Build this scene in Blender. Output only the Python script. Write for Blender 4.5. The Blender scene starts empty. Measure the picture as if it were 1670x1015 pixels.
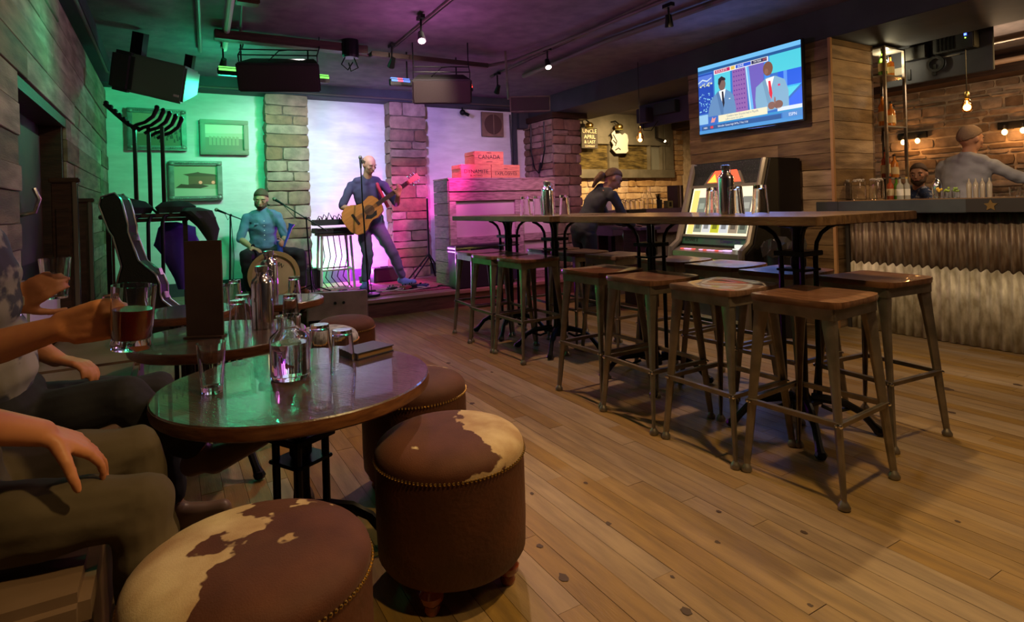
import bpy, bmesh, math, random
from mathutils import Vector, Matrix, noise
random.seed(7)
sc = bpy.context.scene
COL = sc.collection
PI = math.pi
V = Vector

# ------------------------------------------------------------------ camera, world, lights, exposure
cam = bpy.data.cameras.new('camera'); camo = bpy.data.objects.new('camera', cam); COL.objects.link(camo)
cam.lens = 20.587; cam.sensor_width = 36; cam.shift_y = -0.1033; cam.clip_start = 0.02
camo.matrix_world = Matrix.Translation((0, 0, 1.155)) @ Matrix.Rotation(math.radians(-30.3), 4, 'Z') @ Matrix.Rotation(PI/2, 4, 'X') @ Matrix.Rotation(-0.031, 4, 'Z')
sc.camera = camo
w = bpy.data.worlds.new('world'); sc.world = w; w.use_nodes = True
w.node_tree.nodes['Background'].inputs[0].default_value = (0.9, 0.75, 0.6, 1)
w.node_tree.nodes['Background'].inputs[1].default_value = 0.02
sc.view_settings.view_transform = 'Standard'; sc.view_settings.look = 'None'
sc.view_settings.gamma = 1; sc.view_settings.use_curve_mapping = False
sc.view_settings.exposure = 0.15

def lamp(kind, name, loc, to, col, watts, size=0.1, cone=60, blend=0.6):
    l = bpy.data.lights.new(name, kind); l.color = col; l.energy = watts
    if kind == 'SPOT':
        l.spot_size = math.radians(cone); l.spot_blend = blend; l.shadow_soft_size = size
    elif kind == 'AREA': l.size = size
    else: l.shadow_soft_size = size
    o = bpy.data.objects.new(name, l); COL.objects.link(o); o.location = loc
    if to is not None: o.rotation_euler = (V(to) - V(loc)).to_track_quat('-Z', 'Y').to_euler()
    return o
WARM = (1, 0.66, 0.27)
lamp('SPOT', 'track_or_added_spot', (1.87, 0.9, 2.68), (1.6, 1.0, 0), WARM, 122, .05, 92, .8)
lamp('SPOT', 'track_or_added_spot', (3.3, 1.9, 2.68), (2.75, 1.75, 0), WARM, 100, .04, 100, .8)
lamp('SPOT', 'track_or_added_spot', (1.9, 3.3, 2.68), (1.5, 3.2, 0), (1, .62, .42), 110, .04, 105, .8)
lamp('SPOT', 'track_or_added_spot', (3.44, 5.06, 2.52), (3.1, 4.2, 0), (1, .62, .34), 60, .03, 100, .8)
lamp('SPOT', 'track_or_added_spot', (1.9, 1.9, 2.66), (5.1, 1.9, 0.5), (1, .74, .42), 190, .03, 40, .6)
lamp('SPOT', 'track_or_added_spot', (0.9, 0.2, 2.68), (0.12, 1.5, 0.55), WARM, 95, .06, 40, .9)  # added spot warming the bench sitters and near ottoman, off both tracks
# stage wash
lamp('SPOT', 'green_wash_light', (0.55, 6.3, 2.42), (0.15, 8.1, 1.75), (0.02, 1, .35), 60, .05, 105, .7)
lamp('SPOT', 'green_wash_light', (1.25, 6.3, 2.42), (0.95, 8.1, 1.5), (0.03, 1, .25), 40, .05, 70, .6)
lamp('POINT', 'green_spill_light', (0.55, 6.45, 2.3), None, (0.03, 1, .45), 17, .1)
lamp('POINT', 'green_spill_light', (-.3, 4.2, 2.2), None, (0.03, 1, .45), 3.5, .1)
lamp('SPOT', 'white_wash_light', (1.1, 5.7, 2.6), (.7, 8.1, 1.2), (1, .95, .95), 60, .05, 70, .9)
lamp('SPOT', 'added_left_wall_light', (1.2, 1.8, 2.6), (-.6, 3.6, 1.3), (1, .66, .36), 52, .05, 80, .9)  # added warm light on the plank wall, no fitting for it
lamp('SPOT', 'stage_front_light', (1.99, 4.4, 2.7), (1.9, 7.3, 1.25), (1, .84, .66), 130, .04, 62, .8)
lamp('SPOT', 'stage_front_light', (3.5, 4.9, 2.66), (4.5, 7.5, 1.5), (1, .55, .85), 120, .04, 62, .8)
lamp('SPOT', 'cyan_wash_light', (1.6, 6.3, 2.5), (1.55, 8.1, 1.5), (.66, .9, 1), 110, .05, 90, .8)
lamp('SPOT', 'violet_wash_light', (2.3, 6.2, 2.45), (2.9, 8.1, 1.7), (.55, .35, 1), 120, .05, 95, .8)
lamp('SPOT', 'magenta_wash_light', (2.9, 5.5, 2.42), (3.6, 7.0, .8), (1, .12, .8), 100, .05, 80, .7)
lamp('SPOT', 'magenta_wash_light', (3.0, 5.9, 2.2), (2.75, 7.8, .8), (1, .03, .5), 260, .05, 55, .8)
lamp('POINT', 'magenta_spill_light', (1.9, 4.6, 2.2), None, (.9, .22, .75), 18, .1)
lamp('POINT', 'magenta_uplight', (2.2, 7.78, .34), None, (.7, .04, 1), 34, .05)
lamp('SPOT', 'pink_uplight', (3.02, 6.95, .36), (2.9, 7.86, .9), (1, .04, .5), 210, .03, 100, .8)
lamp('POINT', 'green_uplight', (1.62, 7.95, .34), None, (.0, 1, .1), 20, .05)
# bar side
lamp('POINT', 'edison_light', (4.82, 5.2, 1.87), None, (1, .5, .16), 9, .04)
lamp('POINT', 'edison_light', (6.14, 2.44, 1.9), None, (1, .45, .14), 14, .04)
for y in (4.27, 4.12, 3.12, 2.98): lamp('POINT', 'sconce_light', (8.78, y, 1.84), None, (1, .4, .1), 2.2, .03)
lamp('SPOT', 'window_lamp_light', (6.9, 7.6, 2.66), (7.2, 8.5, 1.6), (1, .75, .38), 28, .04, 120, .8)
lamp('SPOT', 'counter_light', (6.25, 6.7, 2.5), (6.9, 8.5, 1.25), (1, .68, .3), 400, .05, 100, .8)
lamp('SPOT', 'counter_light', (4.9, 4.9, 2.5), (4.6, 5.6, .6), (1, .6, .4), 30, .05, 90, .8)
lamp('POINT', 'bar_ceiling_light', (7.3, 2.6, 2.3), None, (1, .68, .4), 24, .1)
lamp('POINT', 'shelf_light', (5.93, 3.0, 2.42), None, (1, .85, .5), 5, .03)
lamp('SPOT', 'column_light', (6.4, 1.6, 2.5), (5.4, 3.0, 1.5), (1, .6, .2), 40, .04, 80, .7)
lamp('AREA', 'screen_glow_light', (4.8, 3.78, 2.1), (3.4, 3.4, 1.6), (.15, .3, 1), 10, .6)
lamp('POINT', 'room_fill_light', (3.2, 0.2, 2.4), None, (1, .66, .4), 30, .3)

lamp('SPOT', 'added_bartender_light', (5.2, 1.2, 2.48), (6.1, 2.4, 1.2), (1, .72, .45), 34, .04, 80, .8)  # added spot that brightens the bartender's shirt, no lamp built there
lamp('SPOT', 'track_or_added_spot', (3.42, 3.3, 2.66), (5.0, 3.7, 1.35), (1, .68, .4), 70, .04, 70, .8)  # extra spot added to warm the television column, without a track head

# ------------------------------------------------------------------ materials
MATS = {}
def nodes_of(m):
    m.use_nodes = True; nt = m.node_tree; return nt, nt.nodes['Principled BSDF']
def mat(name, col, rough=.6, metal=0, col2=None, scale=8, stretch=(1, 1, 1), bump=0, bscale=None, emit=None, es=1, rnd=0, detail=5, contrast=(.35, .65), coat=0, trans=0, ior=1.45, sheen=0, alpha=1):
    if name in MATS: return MATS[name]
    m = bpy.data.materials.new(name); MATS[name] = m
    nt, b = nodes_of(m); N = nt.nodes; L = nt.links
    b.inputs['Base Color'].default_value = (*col, 1); b.inputs['Roughness'].default_value = rough
    b.inputs['Metallic'].default_value = metal; b.inputs['Coat Weight'].default_value = coat
    b.inputs['Transmission Weight'].default_value = trans; b.inputs['IOR'].default_value = ior
    if sheen: b.inputs['Sheen Weight'].default_value = sheen
    if emit: b.inputs['Emission Color'].default_value = (*emit, 1); b.inputs['Emission Strength'].default_value = es
    if col2 or bump or rnd:
        tc = N.new('ShaderNodeTexCoord'); mp = N.new('ShaderNodeMapping'); mp.inputs['Scale'].default_value = stretch
        L.new(tc.outputs['Object'], mp.inputs['Vector'])
        oi = N.new('ShaderNodeObjectInfo')
        ad = N.new('ShaderNodeVectorMath'); ad.operation = 'ADD'
        sl = N.new('ShaderNodeVectorMath'); sl.operation = 'SCALE'; sl.inputs[0].default_value = (7, 5, 9)
        L.new(oi.outputs['Random'], sl.inputs['Scale']); L.new(mp.outputs[0], ad.inputs[0]); L.new(sl.outputs[0], ad.inputs[1])
        nz = N.new('ShaderNodeTexNoise'); nz.inputs['Scale'].default_value = scale; nz.inputs['Detail'].default_value = detail
        L.new(ad.outputs[0], nz.inputs['Vector'])
        last = None
        if col2:
            r = N.new('ShaderNodeValToRGB'); r.color_ramp.elements[0].position = contrast[0]; r.color_ramp.elements[1].position = contrast[1]
            r.color_ramp.elements[0].color = (*col, 1); r.color_ramp.elements[1].color = (*col2, 1)
            L.new(nz.outputs['Fac'], r.inputs[0]); last = r.outputs[0]
        if rnd:
            hs = N.new('ShaderNodeHueSaturation'); mr = N.new('ShaderNodeMapRange')
            mr.inputs['To Min'].default_value = 1 - rnd; mr.inputs['To Max'].default_value = 1 + rnd
            L.new(oi.outputs['Random'], mr.inputs['Value']); L.new(mr.outputs[0], hs.inputs['Value'])
            mr2 = N.new('ShaderNodeMapRange'); mr2.inputs['To Min'].default_value = 1.15; mr2.inputs['To Max'].default_value = .7
            L.new(oi.outputs['Random'], mr2.inputs['Value']); L.new(mr2.outputs[0], hs.inputs['Saturation'])
            if last: L.new(last, hs.inputs['Color'])
            else: hs.inputs['Color'].default_value = (*col, 1)
            last = hs.outputs[0]
        if last: L.new(last, b.inputs['Base Color'])
        if bump:
            nb = nz
            if bscale:
                nb = N.new('ShaderNodeTexNoise'); nb.inputs['Scale'].default_value = bscale; nb.inputs['Detail'].default_value = 4
                L.new(ad.outputs[0], nb.inputs['Vector'])
            bp = N.new('ShaderNodeBump'); bp.inputs['Strength'].default_value = bump; bp.inputs['Distance'].default_value = .01
            L.new(nb.outputs['Fac'], bp.inputs['Height']); L.new(bp.outputs[0], b.inputs['Normal'])
    return m
def emis(name, col, s=1):
    if name in MATS: return MATS[name]
    m = bpy.data.materials.new(name); MATS[name] = m; nt, b = nodes_of(m)
    b.inputs['Base Color'].default_value = (*[c*.1 for c in col], 1); b.inputs['Roughness'].default_value = .4
    b.inputs['Emission Color'].default_value = (*col, 1); b.inputs['Emission Strength'].default_value = s
    return m
def hide_mat(name, nx, ny, thr):        # brown and white cowhide: colour split by an irregular edge across the seat
    if name in MATS: return MATS[name]
    m = mat(name, (.1, .032, .014), .75, 0, None, bump=.15, bscale=300, sheen=.05)
    nt = m.node_tree; N = nt.nodes; L = nt.links; b = N['Principled BSDF']
    tc = N.new('ShaderNodeTexCoord'); nz = N.new('ShaderNodeTexNoise'); nz.inputs['Scale'].default_value = 6; nz.inputs['Detail'].default_value = 4; nz.inputs['Roughness'].default_value = .5
    L.new(tc.outputs['Object'], nz.inputs['Vector'])
    dp = N.new('ShaderNodeVectorMath'); dp.operation = 'DOT_PRODUCT'; dp.inputs[1].default_value = (nx, ny, 0)
    L.new(tc.outputs['Object'], dp.inputs[0])
    mu = N.new('ShaderNodeMath'); mu.operation = 'MULTIPLY_ADD'; mu.inputs[1].default_value = .85; L.new(nz.outputs['Fac'], mu.inputs[0]); L.new(dp.outputs['Value'], mu.inputs[2])
    r = N.new('ShaderNodeValToRGB'); thr = min(thr, .98); r.color_ramp.elements[0].position = thr; r.color_ramp.elements[1].position = thr+.012
    r.color_ramp.elements[0].color = (.1, .028, .01, 1); r.color_ramp.elements[1].color = (.62, .49, .3, 1)
    L.new(mu.outputs[0], r.inputs[0])
    n3 = N.new('ShaderNodeTexNoise'); n3.inputs['Scale'].default_value = 9; n3.inputs['Detail'].default_value = 6; L.new(tc.outputs['Object'], n3.inputs['Vector'])
    r3 = N.new('ShaderNodeValToRGB'); r3.color_ramp.elements[0].position = .35; r3.color_ramp.elements[1].position = .68; r3.color_ramp.elements[0].color = (.62, .5, .42, 1); r3.color_ramp.elements[1].color = (1.0, 1.0, 1.0, 1)
    mx_ = N.new('ShaderNodeMix'); mx_.data_type = 'RGBA'; mx_.blend_type = 'MULTIPLY'; mx_.inputs[0].default_value = 1; L.new(n3.outputs['Fac'], r3.inputs[0]); L.new(r.outputs[0], mx_.inputs[6]); L.new(r3.outputs[0], mx_.inputs[7]); L.new(mx_.outputs[2], b.inputs['Base Color'])
    return m
def glass(name='clear_glass', col=(1, 1, 1), rough=.01):
    if name in MATS: return MATS[name]
    m = bpy.data.materials.new(name); MATS[name] = m; nt, b = nodes_of(m)
    b.inputs['Base Color'].default_value = (*col, 1); b.inputs['Roughness'].default_value = rough
    b.inputs['Transmission Weight'].default_value = 1; b.inputs['IOR'].default_value = 1.45
    return m

M_floor = mat('floor_maple', (.3, .19, .07), .45, 0, (.2, .125, .05), 5, (6, .8, 1), .1, 30, rnd=.13)
M_ceil = mat('ceiling_paint', (.16, .14, .15), .85, 0, (.11, .1, .11), 6, bump=.5, bscale=14)
M_plaster = mat('white_plaster', (.74, .73, .72), .8, 0, (.64, .63, .62), 4, (1, 1, 4), .25, 9)
M_black = mat('black_metal', (.012, .012, .013), .38, .6)
M_blackp = mat('black_plastic', (.015, .015, .016), .5)
M_speaker = mat('speaker_black', (.02, .018, .017), .75, bump=.4, bscale=200)
M_barn = mat('barn_wood', (.34, .25, .165), .75, 0, (.17, .12, .08), 3, (1, 1, 6), .3, 25, rnd=.4)
M_barnd = mat('barn_wood_tv', (.36, .23, .115), .6, 0, (.15, .085, .04), 3, (1, 1, 6), .3, 25, rnd=.5)
M_barnx = M_barn
M_box = mat('booth_wood', (.42, .3, .24), .7, 0, (.2, .14, .11), 5, (2, 2, 12), .4, 25, rnd=.15)
M_boxp = mat('booth_panel', (.55, .46, .44), .75, 0, (.46, .38, .36), 3)
M_stone = mat('red_sandstone', (.33, .19, .13), .85, 0, (.2, .12, .085), 9, bump=.8, bscale=22, rnd=.28)
M_stoneb = mat('brown_rubble', (.3, .22, .16), .85, 0, (.17, .12, .085), 8, bump=.9, bscale=20, rnd=.38)
M_stonet = mat('tan_brick', (.5, .33, .17), .85, 0, (.34, .2, .1), 8, bump=.8, bscale=22, rnd=.28)
M_mortar = mat('mortar', (.5, .4, .3), .95, 0, (.34, .27, .2), 12, bump=.8, bscale=30)
M_mortard = mat('mortar_dark', (.16, .11, .085), .95, 0, (.09, .06, .05), 12, bump=.8, bscale=30)
M_dark = mat('dark_paint', (.05, .053, .066), .75, 0, (.038, .04, .052), 4)
M_darkwood = mat('dark_wood', (.05, .022, .012), .5, 0, (.025, .011, .006), 5, (1, 1, 8), .2, 20)
M_top = mat('low_table_top', (.1, .06, .045), .22, 0, (.05, .03, .022), 5, (14, 1.2, 1), .25, 12, coat=.5)
M_edge = mat('low_table_edge', (.16, .06, .022), .35, 0, (.09, .03, .012), 6, (3, 3, 12), .2)
M_high = mat('high_table_wood', (.19, .11, .055), .35, 0, (.085, .047, .024), 5, (8, 1, 4), .2, 25, coat=.2)
M_seat = mat('stool_seat_wood', (.19, .078, .032), .33, 0, (.095, .038, .017), 5, (12, 1.5, 1), .2, 20, rnd=.25, coat=.25)
M_steel = mat('brushed_steel', (.3, .26, .215), .42, .75, (.2, .175, .145), 12, bump=.1)
M_chrome = mat('chrome', (.85, .85, .86), .17, 1)
M_brass = mat('brass', (.6, .4, .13), .3, 1)
M_leather = mat('brown_hide_side', (.09, .026, .01), .55, 0, (.055, .017, .008), 5, bump=.25, bscale=60)
M_foot = mat('polished_mahogany', (.25, .05, .015), .2, coat=.6)
M_glass = glass()
M_bench = mat('bench_vinyl', (.2, .13, .085), .45, 0, (.16, .1, .06), 6, bump=.15)
M_benchg = mat('bench_back', (.45, .47, .4), .5)
M_skin = mat('skin', (.55, .28, .17), .55, 0, (.48, .23, .14), 14)
M_skin2 = mat('skin_near', (.58, .24, .1), .5, 0, (.5, .19, .08), 12, bump=.1)
M_hair = mat('brown_hair', (.085, .045, .025), .7, bump=.6, bscale=120)
M_gal = mat('galvanised', (.62, .56, .43), .55, .35, (.3, .25, .16), 20, (1, 1, .4), .2)
M_rust = mat('rusty_metal', (.3, .23, .17), .5, .4, (.13, .08, .05), 14, (3, 3, .5), .3, contrast=(.3, .6))
M_slate = mat('bar_slate', (.06, .065, .075), .5, 0, (.045, .05, .058), 6)
M_cloth = mat('dark_cloth', (.02, .022, .028), .9, bump=.5, bscale=12)
M_purple = mat('purple_cloth', (.12, .06, .5), .85, bump=.5, bscale=12)
M_paper = mat('paper', (.55, .5, .38), .8)
M_ink = mat('black_ink', (.02, .015, .015), .8)

# ------------------------------------------------------------------ mesh helpers
class MB:
    def __init__(s): s.v = []; s.f = []; s.m = []; s.cur = 0
    def add(s, vs, fs, T=None):
        n = len(s.v); s.v += [(T @ V(p))[:] if T else tuple(p) for p in vs]
        s.f += [[i+n for i in f] for f in fs]; s.m += [s.cur]*len(fs); return s
    def box(s, c, d, R=None, taper=1):
        x, y, z = d[0]/2, d[1]/2, d[2]/2; t = taper
        vs = [(-x*t, -y*t, -z), (x*t, -y*t, -z), (x*t, y*t, -z), (-x*t, y*t, -z), (-x, -y, z), (x, -y, z), (x, y, z), (-x, y, z)]
        T = Matrix.Translation(c) @ (R.to_4x4() if R else Matrix())
        return s.add(vs, [(0, 3, 2, 1), (4, 5, 6, 7), (0, 1, 5, 4), (1, 2, 6, 5), (2, 3, 7, 6), (3, 0, 4, 7)], T)
    def bx(s, x0, x1, y0, y1, z0, z1): return s.box(((x0+x1)/2, (y0+y1)/2, (z0+z1)/2), (abs(x1-x0), abs(y1-y0), abs(z1-z0)))
    def tube(s, pts, r, n=8, cap=True):
        pts = [V(p) for p in pts]; rs = r if isinstance(r, (list, tuple)) else [r]*len(pts)
        b = len(s.v); up = V((0, 0, 1)); prev = None
        for i, p in enumerate(pts):
            t = (pts[min(i+1, len(pts)-1)] - pts[max(i-1, 0)]).normalized()
            if prev is None: a = t.cross(up if abs(t.z) < .9 else V((1, 0, 0))).normalized()
            else: a = (prev - t*prev.dot(t)).normalized()
            prev = a; c = t.cross(a)
            for k in range(n):
                q = p + (a*math.cos(2*PI*k/n) + c*math.sin(2*PI*k/n))*rs[i]; s.v.append(q[:])
        for i in range(len(pts)-1):
            for k in range(n):
                s.f.append([b+i*n+k, b+i*n+(k+1) % n, b+(i+1)*n+(k+1) % n, b+(i+1)*n+k]); s.m.append(s.cur)
        if cap:
            s.f.append([b+k for k in range(n)][::-1]); s.f.append([b+(len(pts)-1)*n+k for k in range(n)]); s.m += [s.cur]*2
        return s
    def lathe(s, prof, n=24, c=(0, 0, 0), T=None):
        b = len(s.v); c = V(c)
        for r, z in prof:
            for k in range(n):
                p = V((r*math.cos(2*PI*k/n), r*math.sin(2*PI*k/n), z)); p = (T @ p) if T else p + c; s.v.append(p[:])
        for i in range(len(prof)-1):
            for k in range(n):
                s.f.append([b+i*n+k, b+i*n+(k+1) % n, b+(i+1)*n+(k+1) % n, b+(i+1)*n+k]); s.m.append(s.cur)
        if prof[0] == prof[-1]: return s
        if prof[0][0] > 1e-4: s.f.append([b+k for k in range(n)][::-1]); s.m.append(s.cur)
        if prof[-1][0] > 1e-4: s.f.append([b+(len(prof)-1)*n+k for k in range(n)]); s.m.append(s.cur)
        return s
    def ball(s, c, r, n=8, sc3=(1, 1, 1), T=None):
        m = max(4, n//2); prof = []
        b = len(s.v)
        for i in range(m+1):
            a = -PI/2 + PI*i/m
            for k in range(n):
                p = V((r*math.cos(a)*math.cos(2*PI*k/n)*sc3[0], r*math.cos(a)*math.sin(2*PI*k/n)*sc3[1], r*math.sin(a)*sc3[2]))
                if T: p = T @ p
                s.v.append((p+V(c))[:])
        for i in range(m):
            for k in range(n):
                s.f.append([b+i*n+k, b+i*n+(k+1) % n, b+(i+1)*n+(k+1) % n, b+(i+1)*n+k]); s.m.append(s.cur)
        return s
    def prism(s, poly, h, T):          # poly in local xy, extruded along local z from 0 to h
        n = len(poly); vs = [(x, y, 0) for x, y in poly] + [(x, y, h) for x, y in poly]
        fs = [list(range(n))[::-1], list(range(n, 2*n))] + [[i, (i+1) % n, n+(i+1) % n, n+i] for i in range(n)]
        return s.add(vs, fs, T)
    def build(s, name, mats, parent=None, smooth=False, bevel=0, kind=None, weld=False):
        me = bpy.data.meshes.new(name); me.from_pydata(s.v, [], s.f)
        mats = mats if isinstance(mats, (list, tuple)) else [mats]
        for m in mats: me.materials.append(m)
        if len(mats) > 1: me.polygons.foreach_set('material_index', s.m)
        bm = bmesh.new(); bm.from_mesh(me)
        if weld: bmesh.ops.remove_doubles(bm, verts=bm.verts, dist=1e-5)
        bmesh.ops.recalc_face_normals(bm, faces=bm.faces)
        if bevel:
            bmesh.ops.bevel(bm, geom=[e for e in bm.edges if e.calc_face_angle(0) > .6], offset=bevel, segments=2, affect='EDGES', clamp_overlap=True)
        bm.to_mesh(me); bm.free()
        if smooth: me.shade_smooth(); me.set_sharp_from_angle(angle=.7)
        o = bpy.data.objects.new(name, me); COL.objects.link(o)
        if parent: o.parent = parent
        if kind: o['kind'] = kind
        return o
def tag(o, label, cat, group=None):
    o['label'] = label; o['category'] = cat
    if group: o['group'] = group
    return o
def thing(name, label, cat, loc=(0, 0, 0), rz=0, group=None):
    o = bpy.data.objects.new(name, None); COL.objects.link(o); o.empty_display_size = .1
    o.location = loc; o.rotation_euler = (0, 0, rz); return tag(o, label, cat, group)
def copy_tree(o, parent=None):
    c = o.copy(); COL.objects.link(c); c.parent = parent
    for ch in list(o.children): copy_tree(ch, c)
    return c
def frame(o, x, y, z=None):           # matrix with origin o and axes x, y
    x = V(x).normalized(); y = V(y).normalized(); z = x.cross(y).normalized()
    m = Matrix((x, y, z)).transposed().to_4x4(); m.translation = V(o); return m
TMP = bpy.data.scenes.new('workbench')
def baked(o):                          # evaluated copy of a helper object's mesh, made in a scratch scene so that the main one is not re-evaluated
    TMP.collection.objects.link(o); vl = TMP.view_layers[0]; vl.update()
    me = bpy.data.meshes.new_from_object(o.evaluated_get(vl.depsgraph)); bpy.data.objects.remove(o); return me
def text(body, size, T, m, parent, name='lettering', ext=.0006, align='CENTER', sx=1):
    cu = bpy.data.curves.new(name, 'FONT'); cu.body = body; cu.size = size; cu.extrude = ext; cu.align_x = align; cu.align_y = 'CENTER'; cu.resolution_u = 3
    me = baked(bpy.data.objects.new(name, cu)); me.transform(T @ Matrix.Diagonal((sx, 1, 1, 1))); me.materials.clear(); me.materials.append(m)
    o = bpy.data.objects.new(name, me); COL.objects.link(o); o.parent = parent; return o
def struct(mb, name, m, **k): return mb.build(name, m, kind='structure', **k)

# ------------------------------------------------------------------ the room
floor = struct(MB().bx(-.75, 9.3, -1.6, 8.7, -.12, -.012), 'floor', M_darkwood)
def boards():
    W = .083; out = []; x = -.75
    while x < 9.2:
        y = -1.6 - random.random()
        while y < 8.6:
            L = random.uniform(.7, 1.7); out.append((x, x+W, max(y, -1.6), min(y+L, 8.65))); y += L
        x += W
    return out
def vis(b):
    cx, cy = (b[0]+b[1])/2, (b[2]+b[3])/2; d = cx*.5045+cy*.8634; u = cx*.8634-cy*.5045
    return d > .8 and abs(u) < d*.95+.3
bl = boards(); bl.sort(key=lambda b: (not vis(b), math.hypot((b[0]+b[1])/2, (b[2]+b[3])/2)))
for b in bl[:300]:
    h = random.uniform(-.0012, 0.0); g = .0008
    c = ((b[0]+b[1])/2, (b[2]+b[3])/2, h-.006); mb = MB().box((0, 0, 0), (b[1]-b[0]-g*2, b[3]-b[2]-g*2, .012))
    o = mb.build('floorboard', M_floor, floor); o.location = c
rest = MB()
for b in bl[300:]: rest.bx(b[0]+.0008, b[1]-.0008, b[2]+.0008, b[3]-.0008, -.012, random.uniform(-.0012, 0))
rest.build('floorboards', M_floor, floor, kind='stuff')
# dark worn nail spots on the floor: flat stains
def blot(x, y, r, z=.0008):
    n = 12; return [(x+r*random.uniform(.7, 1.2)*math.cos(2*PI*k/n)*.8, y+r*random.uniform(.7, 1.2)*math.sin(2*PI*k/n)*1.1, z) for k in range(n)]
sp = MB()
for (x, y, r) in [(1.33, 1.66, .013), (1.56, 1.37, .011), (1.85, 1.25, .012), (1.02, 1.5, .02), (1.17, 1.15, .02), (1.22, 1.19, .018), (1.1, 1.08, .017), (1.15, 1.1, .012), (1.3, 1.32, .008),
                  (1.05, 1.68, .013), (1.0, 1.25, .013), (1.53, 1.02, .008), (1.45, 1.95, .011), (1.22, 2.0, .01), (1.72, 1.5, .01), (2.35, 1.0, .01), (2.5, .85, .014), (3.6, 1.9, .03), (3.9, 1.7, .035), (4.1, 1.9, .03), (3.5, 1.5, .02), (4.3, 1.5, .025), (1.6, 3.4, .02), (1.5, 3.1, .018), (1.75, 4.0, .02), (1.9, 3.6, .012), (1.3, 4.1, .02)]:
    v = blot(x, y, r); sp.add(v, [list(range(len(v)))])
sp.build('stain', mat('stain', (.06, .035, .02), .6), floor, kind='stuff')

struct(MB().bx(-.75, 9.3, -1.6, 8.9, 2.8, 2.9), 'ceiling', M_ceil)
struct(MB().bx(-.8, -.62, -1.6, 3.5, -.1, 2.8).bx(-.8, -.62, 3.5, 5.0, 1.82, 2.8).bx(-.8, -.62, 5.0, 8.3, -.1, 2.8).bx(-.85, -.8, 3.4, 5.1, 0, 2), 'wall_left', M_mortard)
wl = bpy.data.objects['wall_left']
wb = struct(MB().bx(-.75, 5.6, 8.1, 8.3, 0, 2.8), 'wall_back', M_plaster)
struct(MB().bx(-.75, 9.3, -1.75, -1.6, 0, 2.8), 'wall_front', M_dark)
wr = struct(MB().bx(9.0, 9.2, -1.6, 8.7, 0, 2.8), 'wall_right', M_mortar)
wf = struct(MB().bx(5.2, 9.0, 8.5, 8.7, 0, 2.8), 'wall_bar', M_mortar)
struct(MB().bx(-.62, 5.2, 7.82, 8.1, 2.65, 2.8), 'trim_1', M_dark)            # frieze above the back wall
struct(MB().bx(-.62, -.5, -1.6, 8.1, 2.66, 2.8), 'trim_2', M_dark)
struct(MB().bx(5.0, 6.0, -1.6, 8.3, 2.53, 2.8), 'beam', M_dark, bevel=.006)
struct(MB().bx(8.6, 9.0, -1.6, 8.5, 2.55, 2.8).bx(8.45, 8.6, -1.6, 8.5, 2.68, 2.8), 'trim_3', M_darkwood)
struct(MB().bx(-.62, 4.9, 8.06, 8.1, .18, .34), 'baseboard_back', M_dark)

# planks and stones: each its own object
def plank(parent, m, x0, x1, y0, y1, z0, z1, name='plank'):
    g = .002; c = ((x0+x1)/2, (y0+y1)/2, (z0+z1)/2)
    d = [max(abs(x1-x0)-g, .004), max(abs(y1-y0)-g, .004), abs(z1-z0)-g*1.5]
    mb = MB().box((0, 0, 0), d); o = mb.build(name, m, parent, bevel=.002); o.location = c; return o
z = .0
rows = []
while z < 2.6:
    h = random.choice((.12, .14, .15, .17)); rows.append((z, min(z+h, 2.66))); z += h
for (z0, z1) in rows:
    y = 2.6-random.random()
    while y < 8.1:
        L = random.uniform(1.1, 2.4); a, b = max(y, 2.2), min(y+L, 8.1)
        y += L
        for (p, q) in ([(a, b)] if z0 > 1.78 else [(a, min(b, 3.5)), (max(a, 5.0), b)]):
            if q-p > .06: t = random.uniform(.018, .034); plank(wl, M_barnx, -.62, -.62+t, p, q, z0, z1)
# stone masonry
def stone(parent, m, c, w, h, ax, out, name='stone', dep=.05):
    """a rough faced stone: c centre of its back, w wide along ax, h high, out = outward normal"""
    ax = V(ax); out = V(out); up = V((0, 0, 1)); nx, nz = 4, 3; vs = []; fs = []
    jx = [random.uniform(-.5, .5)*.012 for _ in range(nx*nz)]
    sd = random.uniform(0, 100)
    for k in range(nz):
        for i in range(nx):
            u = (i/(nx-1)-.5)*w; v = (k/(nz-1)-.5)*h
            edge = (i in (0, nx-1)) + (k in (0, nz-1))
            d = dep*(.72 if edge else 1) + noise.noise(V((u*9+sd, v*9, sd)))*.018 + random.uniform(-.006, .006)
            if edge == 2: u *= .95; v *= .9
            vs.append((ax*(u+jx[k*nx+i]*.6) + up*(v + random.uniform(-.004, .004)) + out*d)[:])
    n = len(vs)
    for k in range(nz-1):
        for i in range(nx-1):
            a = k*nx+i; fs.append([a, a+1, a+nx+1, a+nx])
    ring = [i for i in range(nx)] + [k*nx+nx-1 for k in range(1, nz)] + [(nz-1)*nx+i for i in range(nx-2, -1, -1)] + [k*nx for k in range(nz-2, 0, -1)]
    for r in ring: vs.append((V(vs[r])*1 - out*V(vs[r]).dot(out))[:])
    for q in range(len(ring)):
        a, b = ring[q], ring[(q+1) % len(ring)]; fs.append([b, a, n+q, n+(q+1) % len(ring)])
    mb = MB().add(vs, fs); o = mb.build(name, m, parent, smooth=True); o.location = c; return o
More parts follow.
